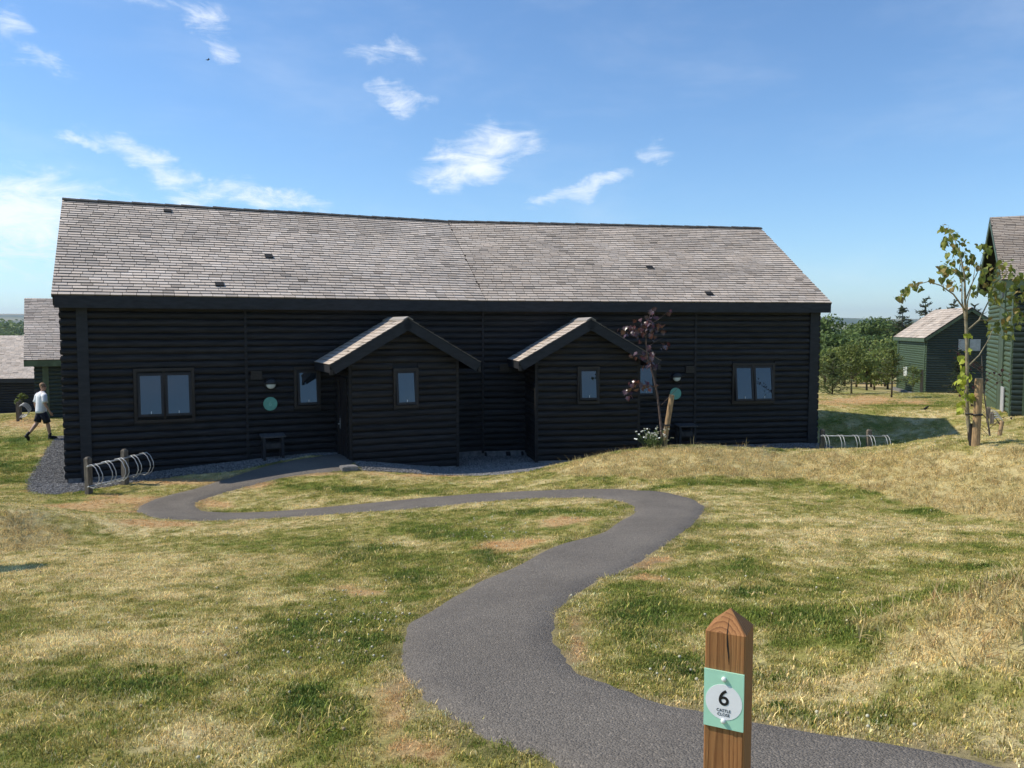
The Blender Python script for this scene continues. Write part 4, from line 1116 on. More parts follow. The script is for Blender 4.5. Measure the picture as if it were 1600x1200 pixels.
# ------------------------------------------------------------------ person
def person():
    g = hit(66, 687)
    C = empty('person', g, R(52), label='man in white T-shirt, dark shorts and sunglasses walking towards the cabin', cat='person')
    skin = simple('skin', (0.50, 0.29, 0.21), 0.55, 0.1); shirt = simple('white_cotton', (0.86, 0.86, 0.88), 0.85, 0.05, 8, .3, 20); navy = simple('navy_cotton', (0.010, 0.012, 0.024), 0.85, 0.2)
    shoe = simple('black_shoe', (0.010, 0.010, 0.010), 0.6, 0.2); hairm = simple('cropped_fair_hair', (0.30, 0.18, 0.10), 0.8, 0.2, 60); blk = M['black_print']
    V = []; E_ = []; RD = []
    def n(p, r, par=None):
        V.append(p); RD.append(r if hasattr(r, '__len__') else (r, r))
        if par is not None: E_.append((par, len(V) - 1))
        return len(V) - 1
    pel = n((0, 0, .93), (.15, .13)); sp = n((.01, 0, 1.13), (.15, .12), pel); ch = n((.03, 0, 1.34), (.17, .13), sp); nb = n((.045, 0, 1.475), .065, ch); nk = n((.06, 0, 1.545), .056, nb)
    for sg, (kn, an, hl, to) in ((-1, ((.14, -.10, .50), (.20, -.10, .10), (.19, -.10, .05), (.34, -.11, .035))), (1, ((-.10, .09, .52), (-.36, .09, .20), (-.41, .09, .15), (-.36, .10, .04)))):
        hp = n((0, sg * .095, .86), .095, pel); k = n(kn, .060, hp); cf = n(tuple((a * .62 + c * .38) for a, c in zip(kn, an)), .058, k); a = n(an, .036, cf); h = n(hl, .038, a); n(to, .030, h)
    hands = []
    for sg, (el, wr, hd) in ((-1, ((.01, -.275, 1.13), (.13, -.27, .90), (.17, -.265, .83))), (1, ((-.06, .27, 1.13), (-.02, .28, .89), (0.0, .28, .81)))):
        sh = n((.02, sg * .19, 1.415), .066, ch); e = n(el, .043, sh); w = n(wr, .027, e); h = n(hd, (.034, .018), w); hands.append((h, wr, hd, sg))
        dv = (Vector(hd) - Vector(wr)).normalized()
        for i, ln in enumerate((.075, .083, .078, .062)):
            off = Vector((.026 - .0175 * i, 0, 0)); b0 = Vector(hd) + off + dv * .02
            f1_ = n(tuple(b0), .010, h); f2_ = n(tuple(b0 + dv * ln * .55 + Vector((.003, -sg * .006, 0))), .009, f1_); n(tuple(b0 + dv * ln + Vector((.004, -sg * .022, .0))), .0075, f2_)
        t0 = Vector(wr) * .35 + Vector(hd) * .65 + Vector((.034, 0, 0)); t1_ = n(tuple(t0), .011, h); n(tuple(t0 + dv * .05 + Vector((.018, -sg * .012, 0))), .009, t1_)
    me = bpy.data.meshes.new('skel'); me.from_pydata(V, E_, []); o = bpy.data.objects.new('skel', me); COL.objects.link(o)
    md = o.modifiers.new('s', 'SKIN'); md.use_smooth_shade = True
    for i, r in enumerate(RD): me.skin_vertices[0].data[i].radius = r; me.skin_vertices[0].data[i].use_root = (i == 0)
    sb = o.modifiers.new('u', 'SUBSURF'); sb.levels = 2; sb.render_levels = 2
    bpy.context.view_layer.update()
    bm = bpy.data.meshes.new_from_object(o.evaluated_get(bpy.context.evaluated_depsgraph_get())); bpy.data.objects.remove(o)
    # head lofted on top of the neck, joined into the same body mesh
    import bmesh as _b
    H = MB(); Rz = Matrix.Rotation(R(-44), 3, 'Z'); hc = Vector((.075, 0, 1.655))
    prof = [(-.125, .045, .05, -.005), (-.10, .058, .056, .012), (-.06, .074, .066, .012), (-.02, .084, .073, .006), (.02, .090, .077, .0), (.06, .088, .075, -.006), (.095, .070, .060, -.010), (.115, .040, .035, -.012), (.123, .010, .010, -.012)]
    rings = []
    for (z, rx, ry, ox) in prof:
        rg = []
        for k in range(20):
            a = 2 * math.pi * k / 20; x = math.cos(a) * rx + ox; y = math.sin(a) * ry
            if abs(math.sin(a)) < .25 and math.cos(a) > 0 and -.05 < z < .03: x += .020 if z < 0 else .008     # nose
            if z in (-.06,) and math.cos(a) > .85: x += .006
            rg.append(hc + Rz @ Vector((x, y, z)))
        rings.append(rg)
    H.loft(rings)
    for sg in (-1, 1):
        ec = hc + Rz @ Vector((-.005, sg * .078, -.01)); H.loft([[ec + Rz @ Vector((math.cos(2 * math.pi * k / 8) * .018 * q, sg * w_, math.sin(2 * math.pi * k / 8) * .030 * q)) for k in range(8)] for q, w_ in ((.7, -.006), (1, .006), (.6, .012))])
    hm = H.mesh('h', None); bb = _b.new(); bb.from_mesh(bm); bb.from_mesh(hm); _b.ops.recalc_face_normals(bb, faces=bb.faces[:]); bb.to_mesh(bm); bb.free(); bm.materials.clear(); bm.materials.append(skin)
    bm.polygons.foreach_set('use_smooth', np.ones(len(bm.polygons), bool)); bm.name = 'body'
    link_mesh('body', bm, C)
    # hair cap
    Hh = MB(); rings = []
    for (z, rx, ry, ox) in prof[3:]:
        rg = []
        for k in range(20):
            a = 2 * math.pi * k / 20; s_ = 1.035 if (math.cos(a) < .45 or z > .055) else .9
            rg.append(hc + Rz @ Vector((math.cos(a) * rx * s_ + ox, math.sin(a) * ry * s_, z + .004)))
        rings.append(rg)
    Hh.loft(rings); Hh.build('hair', hairm, C)
    sg_ = MB(); 
    for s in (-1, 1): sg_.box(hc + Rz @ Vector((.086, s * .034, .012)), (.012, .052, .032), Rz); sg_.box(hc + Rz @ Vector((.035, s * .080, .018)), (.11, .005, .012), Rz)
    sg_.build('sunglasses', blk, C)
    def el(c, rx, ry, n_=18, tl=0.0): return [Vector((c[0] + math.cos(2 * math.pi * k / n_) * rx, c[1] + math.sin(2 * math.pi * k / n_) * ry, c[2] + math.cos(2 * math.pi * k / n_) * tl)) for k in range(n_)]
    S = MB()
    S.loft([el((-.005, 0, .855), .155, .195, tl=.01), el((0, 0, .93), .152, .190), el((.005, 0, 1.05), .145, .182), el((.02, 0, 1.2), .145, .188), el((.025, 0, 1.33), .148, .205), el((.03, 0, 1.42), .130, .205), el((.04, 0, 1.475), .085, .14), el((.048, 0, 1.51), .062, .075)])
    for s, e2 in ((-1, (.018, -.268, 1.17)), (1, (-.045, .262, 1.17))):
        a = Vector((.02, s * .15, 1.43)); c = Vector(e2); S.tube([a, a.lerp(c, .35) + Vector((0, s * .03, .015)), a.lerp(c, .75), c], [.075, .084, .080, .082], 12)
    S.build('t_shirt', shirt, C)
    S = MB(); S.loft([el((0, 0, .96), .135, .172), el((0, 0, .86), .142, .178), el((0, 0, .80), .135, .175)])
    S.tube([(0, -.09, .86), (.08, -.10, .68), (.125, -.10, .535)], [.112, .108, .106], 14); S.tube([(0, .09, .86), (-.045, .09, .70), (-.09, .09, .555)], [.112, .106, .104], 14)
    S.build('shorts', navy, C)
    for (an, hl, to) in (((.20, -.10, .20), (.17, -.10, .045), (.37, -.115, .04)), ((-.33, .09, .26), (-.43, .09, .15), (-.355, .10, .03))):
        S = MB(); A, B_, D = Vector(an), Vector(hl), Vector(to); mid = B_.lerp(D, .55) + (A - B_).normalized() * .02
        S.tube([A, A.lerp(B_, .6), B_.lerp(D, .12)], [.047, .050, .050], 10); S.tube([B_ - (D - B_).normalized() * .035, B_, mid, D, D + (D - B_).normalized() * .03], [.030, .052, .053, .044, .022], 10)
        S.build('shoe', shoe, C)


person()

# ------------------------------------------------------------------ birds
def bird(p, rz, label, fly=False, s=1.0):
    C = empty('bird', p, rz, label, 'bird')
    b = MB(); X = [(-.10, .012, .10), (-.06, .035, .10), (0, .048, .115), (.05, .044, .135), (.085, .028, .165), (.105, .030, .185), (.13, .022, .19), (.15, .006, .185)]
    b.loft([[Vector((x * s, math.cos(2 * math.pi * k / 10) * r * s, (z + math.sin(2 * math.pi * k / 10) * r) * s)) for k in range(10)] for x, r, z in X]); 
    b.poly([Vector(v) * s for v in ((-.08, .02, .10), (-.08, -.02, .10), (-.21, -.03, .075), (-.21, .03, .075))]); b.poly([Vector(v) * s for v in ((-.21, .03, .07), (-.21, -.03, .07), (-.08, -.02, .092), (-.08, .02, .092))])
    b.build('body', M['bird'], C)
    b = MB(); b.tube([Vector((.145, 0, .185)) * s, Vector((.185, 0, .178)) * s], [.008 * s, .002 * s], 6); b.build('beak', simple('beak', (.35, .2, .03), .5), C)
    for sg in (-1, 1):
        if fly:
            w = MB(); w.raw([Vector(v) * s for v in ((.05, sg * .03, .13), (-.05, sg * .03, .12), (-.03, sg * .18, .2), (.04, sg * .17, .21), (-.06, sg * .34, .17))], [(0, 1, 2, 3), (3, 2, 4)]); w.build('wing', M['bird'], C)
        else:
            w = MB(); w.tube([Vector((.01, sg * .02, .08)) * s, Vector((.0, sg * .022, .0)) * s, Vector((.035, sg * .025, .0)) * s], .005 * s, 5); w.build('leg', M['bird'], C)


p = hit(1446, 643); bird(p, R(18), 'blackbird standing at the edge of the cabin shadow on the grass', s=1.0)
d_ = px_dir(325, 96); k = 60 / d_[1]; bird((d_[0] * k, 60, EYE + d_[2] * k), R(40), 'tiny dark bird flying high in the sky', True, .9)

# ------------------------------------------------------------------ young trees with single leaves
def pd(px, py, y, dy=0.0):
    d = px_dir(px, py); k = (y + dy) / d[1]; return Vector((d[0] * k, y + dy, EYE + d[2] * k))


M['mapleleaf'] = attr_mat('maple_leaf', 0.32, 0.2, 3, transl=0.2, spec=0.8)


def leaf_mesh(kind, col, seed):
    rr = random.Random(seed); b = MB()
    if kind == 'maple': out = [(0, 0), (.16, .05), (.42, -.02), (.36, .20), (.62, .42), (.34, .48), (.36, .72), (.16, .68), (0, 1.0)]
    else: out = [(0, 0), (.22, -.06), (.42, .10), (.48, .34), (.40, .58), (.22, .80), (0, 1.05)]
    f = rr.uniform(.05, .3); cu = rr.uniform(.1, .35)
    P = lambda x, y: (x, y, abs(x) * f - cu * y * y)
    for sg in (1, -1):
        for i in range(1, len(out) - 1):
            tri = [P(0, out[i][1] * .5 + .25) if 0 else P(0, min(max(out[i][1], .08), .8)), P(sg * out[i][0], out[i][1]), P(sg * out[i + 1][0], out[i + 1][1])]
            b.poly(tri if sg > 0 else tri[::-1], col)
            y0, y1 = min(max(out[i][1], .08), .8), min(max(out[i + 1][1], .08), .8)
            if abs(y1 - y0) > .01:
                tri = [P(0, y0), P(sg * out[i + 1][0], out[i + 1][1]), P(0, y1)]; b.poly(tri if sg > 0 else tri[::-1], col)
    b.tube([(0, .1, 0), (0, -.35, .06)], .018, 3, col, False)
    return b.mesh('leaf', M['mapleleaf'] if kind == 'maple' else M['leafmass'])


def place_leaves(parent, meshes, clusters, y, size, depthj):
    for (px, py, r, n) in clusters:
        dy0 = random.uniform(-depthj, depthj)
        for _ in range(n):
            a = random.uniform(0, 6.283); q = r * math.sqrt(random.random())
            p = pd(px + q * math.cos(a), py + q * math.sin(a), y, dy0 + random.uniform(-.18, .18))
            s = size * random.uniform(.7, 1.2)
            o = link_mesh('leaf', random.choice(meshes), parent, p)
            o.rotation_euler = (random.uniform(-1.5, -.2), random.uniform(-.5, .5), random.uniform(0, 6.283)); o.scale = (s, s, s)


def stake(label, a, b, r, band, cat='stake', twin=False):
    C = empty('tree_stake', a, label=label, cat=cat); v = Vector(b) - Vector(a)
    m = MB(); m.tube([v * -.25, v * .0, v * .5, v * .985, v], [r * .96, r, r * .97, r * .95, r * .88], 12); m.build('pole', M['stake_wood'], C)
    if band:
        m = MB(); c = v * band[0]; m.tube([c + Vector((math.cos(t) * r * 1.15, math.sin(t) * r * 1.15, 0)) for t in np.linspace(0, 6.3, 13)], .014, 5, cap=False)
        m.tube([c, c + Vector(band[1])], .016, 6); m.build('tie', M['black_plastic'], C)


YM = 17.0
def maple():
    base = pd(1036, 699, YM); base.z = gz(base.x, base.y) - .03
    C = empty('maple_tree', base, label='young red-leaved maple on the mound in front of the black cabin', cat='tree')
    inv = lambda L: [Vector(q) - base for q in L]
    t = MB(); tp = [base, pd(1034, 680, YM), pd(1031, 650, YM), pd(1027, 615, YM), pd(1020, 585, YM), pd(1013, 565, YM), pd(1010, 545, YM), pd(1009, 520, YM), pd(1013, 500, YM), pd(1019, 482, YM)]
    t.tube(inv(tp), [.030, .026, .023, .020, .017, .014, .012, .010, .007, .003], 8); T_ = t.build('trunk', M['bark_red'], C)
    c = MB()
    for L in ([(1033, 633, 0), (1048, 618, .2), (1065, 600, .3)], [(1009, 527, 0), (995, 515, -.2), (976, 513, -.3)], [(1010, 545, 0), (1022, 535, .15), (1036, 528, .3)], [(1012, 560, 0), (1000, 553, -.2), (985, 556, -.3)], [(1012, 508, 0), (1028, 500, .15), (1046, 485, .25)], [(1018, 580, 0), (1026, 572, .1), (1033, 562, .2)], [(1025, 605, 0), (1010, 602, -.1), (985, 601, -.15)], [(1012, 560, 0), (1022, 556, .2), (1032, 562, .25)]):
        c.tube(inv([pd(x, y, YM, dy) for x, y, dy in L]), [.009, .006, .002], 5)
    K = c.build('crown', M['bark_red'], C)
    cols = [(.055, .016, .018), (.070, .022, .024), (.10, .026, .022), (.040, .014, .018), (.075, .034, .036)]
    ms = [leaf_mesh('maple', cc, i) for i, cc in enumerate(cols)]
    cl = [(1020, 483, 5, 3), (1014, 494, 9, 5), (1046, 485, 4, 2), (974, 517, 8, 6), (988, 509, 10, 9), (1008, 508, 12, 12), (1024, 504, 10, 9), (1036, 512, 6, 4), (1003, 522, 11, 9), (1020, 524, 8, 5), (1036, 537, 8, 6), (1022, 545, 10, 7), (1001, 552, 9, 6), (987, 557, 4, 2), (1010, 562, 10, 8), (1025, 566, 8, 6), (1020, 574, 5, 3), (983, 604, 8, 6), (996, 600, 9, 9), (1010, 602, 8, 7), (1027, 601, 3, 2), (982, 617, 3, 2)]
    K2 = K
    e0 = base
    for (px, py, r, n) in cl:
        dy0 = random.uniform(-.25, .25)
        for _ in range(int(n * 1.15)):
            a = random.uniform(0, 6.283); q = r * 1.05 * math.sqrt(random.random()); p = pd(px + q * math.cos(a), py + q * math.sin(a), YM, dy0 + random.uniform(-.15, .15)) - base
            s = .105 * random.uniform(.7, 1.25); o = link_mesh('leaf', random.choice(ms), K2, p); o.rotation_euler = (random.uniform(-1.6, -.3), random.uniform(-.6, .6), random.uniform(0, 6.283)); o.scale = (s, s, s)
    a = pd(1037, 699, YM, .1); a.z = gz(a.x, a.y)
    stake('pale leaning round stake tied to the red maple', a, pd(1050, 617, YM, .1), .058, (.42, (-.14, -.03, .02)))


maple()
YL = 13.6
def lime():
    base = pd(1521, 701, YL); base.z = gz(base.x, base.y) - .03
    C = empty('lime_tree', base, label='slender young lime tree with yellow-green leaves in front of the right green cabin', cat='tree')
    inv = lambda L: [Vector(q) - base for q in L]
    t = MB(); tp = [base, pd(1516, 680, YL), pd(1512, 655, YL), pd(1510, 620, YL), pd(1511, 580, YL), pd(1511, 540, YL), pd(1509, 500, YL), pd(1508, 470, YL), pd(1507, 430, YL), pd(1500, 395, YL), pd(1484, 356, YL)]
    t.tube(inv(tp), [.052, .036, .032, .030, .028, .027, .025, .020, .014, .009, .003], 9); t.build('trunk', M['bark_pale'], C)
    g = MB(); g.tube(inv([pd(1521, 700, YL), pd(1517, 684, YL), pd(1515, 662, YL)]), [.056, .048, .042], 10, cap=False); g.build('tree_guard', M['guard'], C)
    c = MB()
    for L, r in (([(1508, 485, 0), (1490, 460, -.15), (1470, 446, -.25), (1450, 440, -.3), (1425, 447, -.35), (1404, 468, -.4)], .014), ([(1511, 517, 0), (1530, 500, .15), (1545, 470, .25), (1560, 440, .3), (1590, 420, .35)], .016), ([(1512, 573, 0), (1530, 555, .2), (1545, 530, .3), (1552, 512, .35)], .013),
                 ([(1508, 500, 0), (1503, 470, .1), (1503, 430, .15), (1502, 400, .2)], .016), ([(1508, 470, 0), (1518, 445, .1), (1530, 420, .2), (1537, 392, .3)], .012), ([(1510, 505, 0), (1512, 470, -.1), (1520, 440, -.2), (1525, 410, -.3)], .013), ([(1507, 440, 0), (1490, 425, -.1), (1474, 415, -.2)], .008), ([(1530, 500, .15), (1560, 500, .3), (1595, 490, .4)], .008), ([(1545, 470, .25), (1575, 485, .35), (1582, 515, .4)], .008),
                 ([(1474, 448, -.2), (1470, 435, -.2), (1469, 430, -.2)], .004), ([(1512, 600, 0), (1505, 590, -.1), (1500, 585, -.15)], .006), ([(1512, 640, 0), (1505, 632, -.1), (1502, 640, -.12)], .006)):
        c.tube(inv([pd(x, y, YL, dy) for x, y, dy in L]), list(np.linspace(r, .003, len(L))), 6)
    K = c.build('crown', M['bark_pale'], C)
    cols = [(.17, .21, .04), (.22, .24, .05), (.26, .20, .06), (.13, .16, .035), (.25, .27, .05)]; ylw = [(.40, .44, .05), (.33, .38, .05)]
    ms = [leaf_mesh('lime', cc, 20 + i) for i, cc in enumerate(cols)]; my = [leaf_mesh('lime', cc, 40 + i) for i, cc in enumerate(ylw)]
    cl = [(1477, 356, 7, 5), (1490, 368, 10, 6), (1490, 386, 20, 20), (1502, 405, 20, 20), (1476, 416, 9, 9), (1537, 390, 11, 9), (1520, 412, 18, 14), (1480, 428, 12, 8), (1500, 435, 16, 12), (1548, 432, 18, 18), (1572, 418, 12, 10), (1590, 440, 14, 12), (1566, 455, 20, 16), (1590, 465, 12, 9), (1580, 500, 16, 12), (1552, 508, 12, 8), (1576, 518, 10, 8), (1596, 486, 10, 7), (1546, 462, 10, 7), (1480, 443, 10, 6), (1524, 455, 10, 5), (1610, 450, 14, 8)]
    cl2 = [(1402, 467, 4, 3), (1412, 458, 8, 7), (1424, 447, 7, 7), (1435, 447, 7, 6), (1452, 437, 4, 3)]
    cl3 = [(1512, 521, 6, 3), (1504, 556, 6, 4), (1506, 570, 5, 3), (1505, 588, 8, 8), (1500, 602, 9, 9), (1510, 612, 8, 6), (1514, 546, 4, 2), (1504, 632, 6, 5), (1518, 622, 5, 5), (1502, 642, 4, 3), (1516, 585, 5, 3)]
    J = MB(); rest = []
    for cs, mset, sz in ((cl, cols, .075), (cl2, cols, .07), (cl3, ylw, .06)):
        for (px, py, r, n) in cs:
            for _ in range(int(n * .9)):
                a = random.uniform(0, 6.283); q = r * 1.1 * math.sqrt(random.random()); p = pd(px + q * math.cos(a), py + q * math.sin(a), YL, random.uniform(-.35, .35) if cs is cl else random.uniform(-.12, .12) - (.3 if cs is cl2 else 0)) - base
                nr = Vector((random.gauss(0, .6), random.gauss(-.2, .6), random.gauss(.6, .5))).normalized(); t_ = Matrix.Rotation(random.uniform(0, 6.28), 3, nr) @ nr.orthogonal().normalized(); w_ = nr.cross(t_); s = sz * random.uniform(.6, 1.2); c_ = random.choice(mset)
                J.poly([p, p + t_ * s * .3 + w_ * s * .42 + nr * s * .08, p + t_ * s * .75 + w_ * s * .3, p + t_ * s * 1.1 - nr * s * .15, p + t_ * s * .75 - w_ * s * .3, p + t_ * s * .3 - w_ * s * .42 + nr * s * .08], c_)
    tag(J.build('small_leaves', M['leafmass'], K), kind='stuff')
    for cs, mset, sz in ((cl, ms, .098), (cl2, ms, .09), (cl3, my, .088)):
        for (px, py, r, n) in cs:
            dy0 = random.uniform(-.4, .4) if cs is cl else random.uniform(-.12, .12) - (.3 if cs is cl2 else 0)
            for _ in range(n):
                a = random.uniform(0, 6.283); q = r * math.sqrt(random.random()); p = pd(px + q * math.cos(a), py + q * math.sin(a), YL, dy0 + random.uniform(-.15, .15)) - base
                s = sz * random.uniform(.7, 1.25); o = link_mesh('leaf', random.choice(mset), K, p); o.rotation_euler = (random.uniform(-1.7, -.5), random.uniform(-.6, .6), random.uniform(0, 6.283)); o.scale = (s, s, s)
    a = pd(1524, 701, YL, -.06); a.z = gz(a.x, a.y)
    stake('thick pale round stake tied with a black strap to the lime tree', a, pd(1530, 591, YL, -.06), .066, (.46, (-.17, .05, .01)))


lime()


def bare_sapling():
    Y = 19.5; base = pd(1550, 650, Y); base.z = min(base.z, gz(base.x, base.y)) if abs(base.z - gz(base.x, base.y)) > .4 else gz(base.x, base.y); 
    base = Vector((base.x, base.y, gz(base.x, base.y)))
    C = empty('plum_sapling', base, label='thin bare purple sapling in front of the green cabin gable', cat='tree')
    h = 2.6; t = MB(); tp = [Vector((0, 0, 0)), Vector((-.02, 0, .6)), Vector((-.12, 0, 1.2)), Vector((-.22, .05, 1.9)), Vector((-.3, 0, h))]
    t.tube(tp, [.03, .024, .018, .012, .004], 7); t.build('trunk', M['grey_wood'], C)
    c = MB(); tips = []
    for k in range(16):
        z = random.uniform(.5, 2.4); f = z / h; p0 = Vector((-.02 - .26 * f, 0, z)); a = random.uniform(0, 6.283); L = random.uniform(.4, .9)
        p1 = p0 + Vector((math.cos(a) * L * .5, math.sin(a) * L * .3, L * .35)); p2 = p1 + Vector((math.cos(a + .4) * L * .5, math.sin(a) * L * .3, L * .25)); c.tube([p0, p1, p2], [.007, .005, .002], 4); tips += [p1, p2, p1.lerp(p2, .5)]
    K = c.build('crown', M['bark_red'], C)
    ms = [leaf_mesh('lime', cc, 60 + i) for i, cc in enumerate([(.05, .018, .02), (.07, .028, .025)])]
    for q in tips:
        for _ in range(2):
            o = link_mesh('leaf', random.choice(ms), K, q + Vector([random.gauss(0, .05) for _ in range(3)])); o.rotation_euler = (random.uniform(-1.6, 0), 0, random.uniform(0, 6.28)); s = random.uniform(.04, .07); o.scale = (s, s, s)
    stake('short leaning stake beside the bare purple sapling', base + Vector((.05, -.05, 0)), base + Vector((.22, -.05, 1.05)), .05, (.6, (-.1, 0, 0)))


bare_sapling()


# ------------------------------------------------------------------ leafy trees made of many small leaf faces
def leaf_cloud(b, c, r, n, size, cols, shell=.55, flat=.85):
    for _ in range(n):
        v = Vector((random.gauss(0, 1), random.gauss(0, 1), random.gauss(0, 1))).normalized() * (shell + (1 - shell) * random.random()) * random.choice((1, 1, 1, .7))
        p = Vector(c) + Vector((v.x * r[0], v.y * r[1], v.z * r[2] * flat))
        nrm = (v + Vector((random.gauss(0, .5), random.gauss(0, .5), random.gauss(.3, .5)))).normalized(); t = nrm.orthogonal().normalized(); t = Matrix.Rotation(random.uniform(0, 6.28), 3, nrm) @ t; w = nrm.cross(t)
        s = size * random.uniform(.6, 1.3); col = random.choice(cols); k = random.uniform(.8, 1.25)
        b.poly([p - t * s, p + w * s * .55 + nrm * s * .12, p + t * s, p - w * s * .55 - nrm * s * .1], tuple(q * k for q in col))


OAK = [(.115, .170, .042), (.135, .190, .05), (.09, .135, .036)]
LIGHT = [(.15, .19, .045), (.18, .21, .05), (.12, .15, .035)]
PINE = [(.085, .12, .035), (.10, .135, .045), (.13, .15, .05)]
MIDG = [(.19, .235, .055), (.15, .19, .048), (.24, .26, .065)]


def tree(name, label, cat, base, h, w, cols, trunk_h, size, clumps=14, per=150, bark='bark', group=None, asp=1.0, tr=.06):
    base = Vector(base); C = empty(name, base, random.uniform(0, 6.28), label, cat, group)
    cb = h * trunk_h; cc = Vector((0, 0, (h + cb) / 2)); ch = (h - cb) / 2
    t = MB(); t.tube([(0, 0, -.2), (random.gauss(0, .02) * h, random.gauss(0, .02) * h, h * .35), (random.gauss(0, .03) * h, random.gauss(0, .03) * h, h * .8)], [tr * h * .45, tr * h * .32, tr * h * .08], 7)
    cr = MB()
    for k in range(clumps):
        for _ in range(20):
            v = Vector((random.uniform(-1, 1), random.uniform(-1, 1), random.uniform(-1, 1)))
            if v.length < 1: break
        taper = 1 - .35 * max(v.z, 0)
        p = cc + Vector((v.x * w * .38 * taper, v.y * w * .38 * taper, v.z * ch * .74)); r = random.uniform(.20, .34) * w
        leaf_cloud(cr, p, (r, r, r * .8 * asp), per, size, cols)
        t.tube([(0, 0, max(cb * .8, h * .2)), tuple(p * .6 + Vector((0, 0, cb * .3))), tuple(p)], [tr * h * .16, tr * h * .1, tr * h * .03], 4)
    t.build('trunk', M[bark], C); cr.build('crown', M['leafmass'], C)
    return C


def conifer(name, label, cat, base, h, w, cols, group=None, tiers=11, bare=.12, size=.12, per=26, droop=.25):
    base = Vector(base); C = empty(name, base, random.uniform(0, 6.28), label, cat, group)
    t = MB(); t.tube([(0, 0, -.2), (.01 * h, 0, h * .5), (0, 0, h)], [.022 * h, .014 * h, .003 * h], 7); cr = MB()
    for k in range(tiers):
        f = k / (tiers - 1); z = h * (bare + (1 - bare) * f * .97); L = w * .5 * (1 - f) ** .8 * random.uniform(.8, 1.1) + .04 * h
        nb = 7 if f < .7 else 5
        for j in range(nb):
            a = 6.283 * j / nb + k * .7 + random.uniform(-.3, .3); l = L * random.uniform(.45, 1.25); zj = z + random.uniform(-.06, .06) * h; e = Vector((math.cos(a) * l, math.sin(a) * l, zj - droop * l + random.uniform(-.1, .35) * l)); s0 = Vector((0, 0, min(zj, h)))
            t.tube([s0, e], [.006 * h, .002 * h], 4)
            for _ in range(per):
                q = s0.lerp(e, random.uniform(.15, 1.05)) + Vector([random.gauss(0, .07 * l + .01) for _ in range(3)])
                dr = (e - s0).normalized() + Vector([random.gauss(0, .5) for _ in range(3)]); dr.normalize(); wv = dr.orthogonal().normalized(); wv = Matrix.Rotation(random.uniform(0, 6.28), 3, dr) @ wv; s = size * random.uniform(.6, 1.3); kk = random.uniform(.8, 1.25); col = tuple(c_ * kk for c_ in random.choice(cols))
                cr.poly([q - dr * s, q + wv * s * .22, q + dr * s, q - wv * s * .22], col)
    t.build('trunk', M['bark'], C); cr.build('crown', M['leafmass'], C)
    return C


def pxz(px, y):
    x = px_dir(px, 600)[0] * y; return Vector((x, y, gz(x, y)))


def pxh(py, y): return EYE + px_dir(800, py)[2] / px_dir(800, py)[1] * y


# near the shed
def stand(px, py_top, y): b_ = pxz(px, y); return b_, pxh(py_top, y) - b_.z


b_, h_ = stand(1332, 528, 45); tree('young_tree', 'light green young tree with pale trunk on dry grass, right of the pine bush', 'tree', b_, h_, h_ * .78, LIGHT, .32, .075, 16, 120, 'bark_pale', tr=.045)
b_, h_ = stand(1302, 553, 44); conifer('pine_bush', 'broad low pine bush beside the right corner of the black cabin', 'pine', b_, h_, 2.6, PINE, tiers=9, bare=.06, size=.11, per=34, droop=-.25)
b_, h_ = stand(1395, 548, 40); conifer('young_pine', 'slim young pine with bare lower trunk in front of the green shed', 'pine', b_, h_, 1.55, PINE + LIGHT, tiers=9, bare=.38, size=.085, per=26, droop=-.2)
b_, h_ = stand(1428, 570, 50); tree('young_tree', 'thin light green sapling against the sunlit shed wall', 'tree', b_, h_, 1.0, LIGHT, .3, .06, 9, 60, tr=.03)
b_, h_ = stand(1498, 548, 44); conifer('young_conifer', 'dark narrow conifer before the shaded shed gable', 'conifer', b_, h_, 1.5, [(.03, .05, .02), (.045, .06, .022)], tiers=10, bare=.1, size=.08, per=24)
# plantation trees behind
random.seed(11)
pl = [(1290, 548, 58), (1312, 540, 62), (1352, 545, 60), (1372, 542, 64), (1340, 536, 70), (1392, 540, 70), (1300, 534, 74), (1322, 533, 78), (1362, 532, 76), (1384, 528, 80), (1410, 535, 82)]
where = ['nearest the cabin corner', 'second from the cabin corner', 'behind the light young tree', 'with a bare dark trunk left of the shed', 'in the second row behind the light young tree', 'touching the left edge of the shed roof', 'in the back row nearest the cabin', 'in the back row, second from the cabin', 'in the middle of the back row', 'in the back row beside the shed', 'behind the shed roof corner']
for (px, pt, y), wh in zip(pl, where):
    b_, h_ = stand(px + random.uniform(-5, 5), pt + random.uniform(-5, 7), y * random.uniform(.93, 1.07)); h_ = max(h_, 2.8)
    tree('plantation_tree', 'mid green bushy plantation tree ' + wh, 'tree', b_, h_, h_ * random.uniform(.75, 1.0), MIDG if y < 72 else MIDG + OAK, random.choice((.06, .1, .22)), .12, 16, 100, group='young plantation trees below the wood')
bg = [(1290, 490, 100, 6.5, 'at the cabin roof edge'), (1316, 512, 118, 6, 'in the dip of the skyline'), (1354, 485, 112, 7.0, 'tallest on the skyline'), (1384, 488, 118, 6.5, 'right of the tallest one'), (1408, 497, 122, 6.5, 'above the left end of the shed roof'), (1335, 499, 122, 6, 'left of the tallest one'), (1440, 500, 130, 8, 'behind the middle of the shed roof'), (1475, 494, 135, 9, 'behind the shed roof ridge'), (1520, 490, 135, 9, 'between the shed and the green cabin'), (1268, 500, 120, 7, 'half behind the black cabin gable'), (1300, 518, 92, 6, 'low in the front of the wood'), (1342, 520, 95, 6, 'low in front of the tallest one'), (1378, 516, 94, 6, 'low in front beside the shed')]
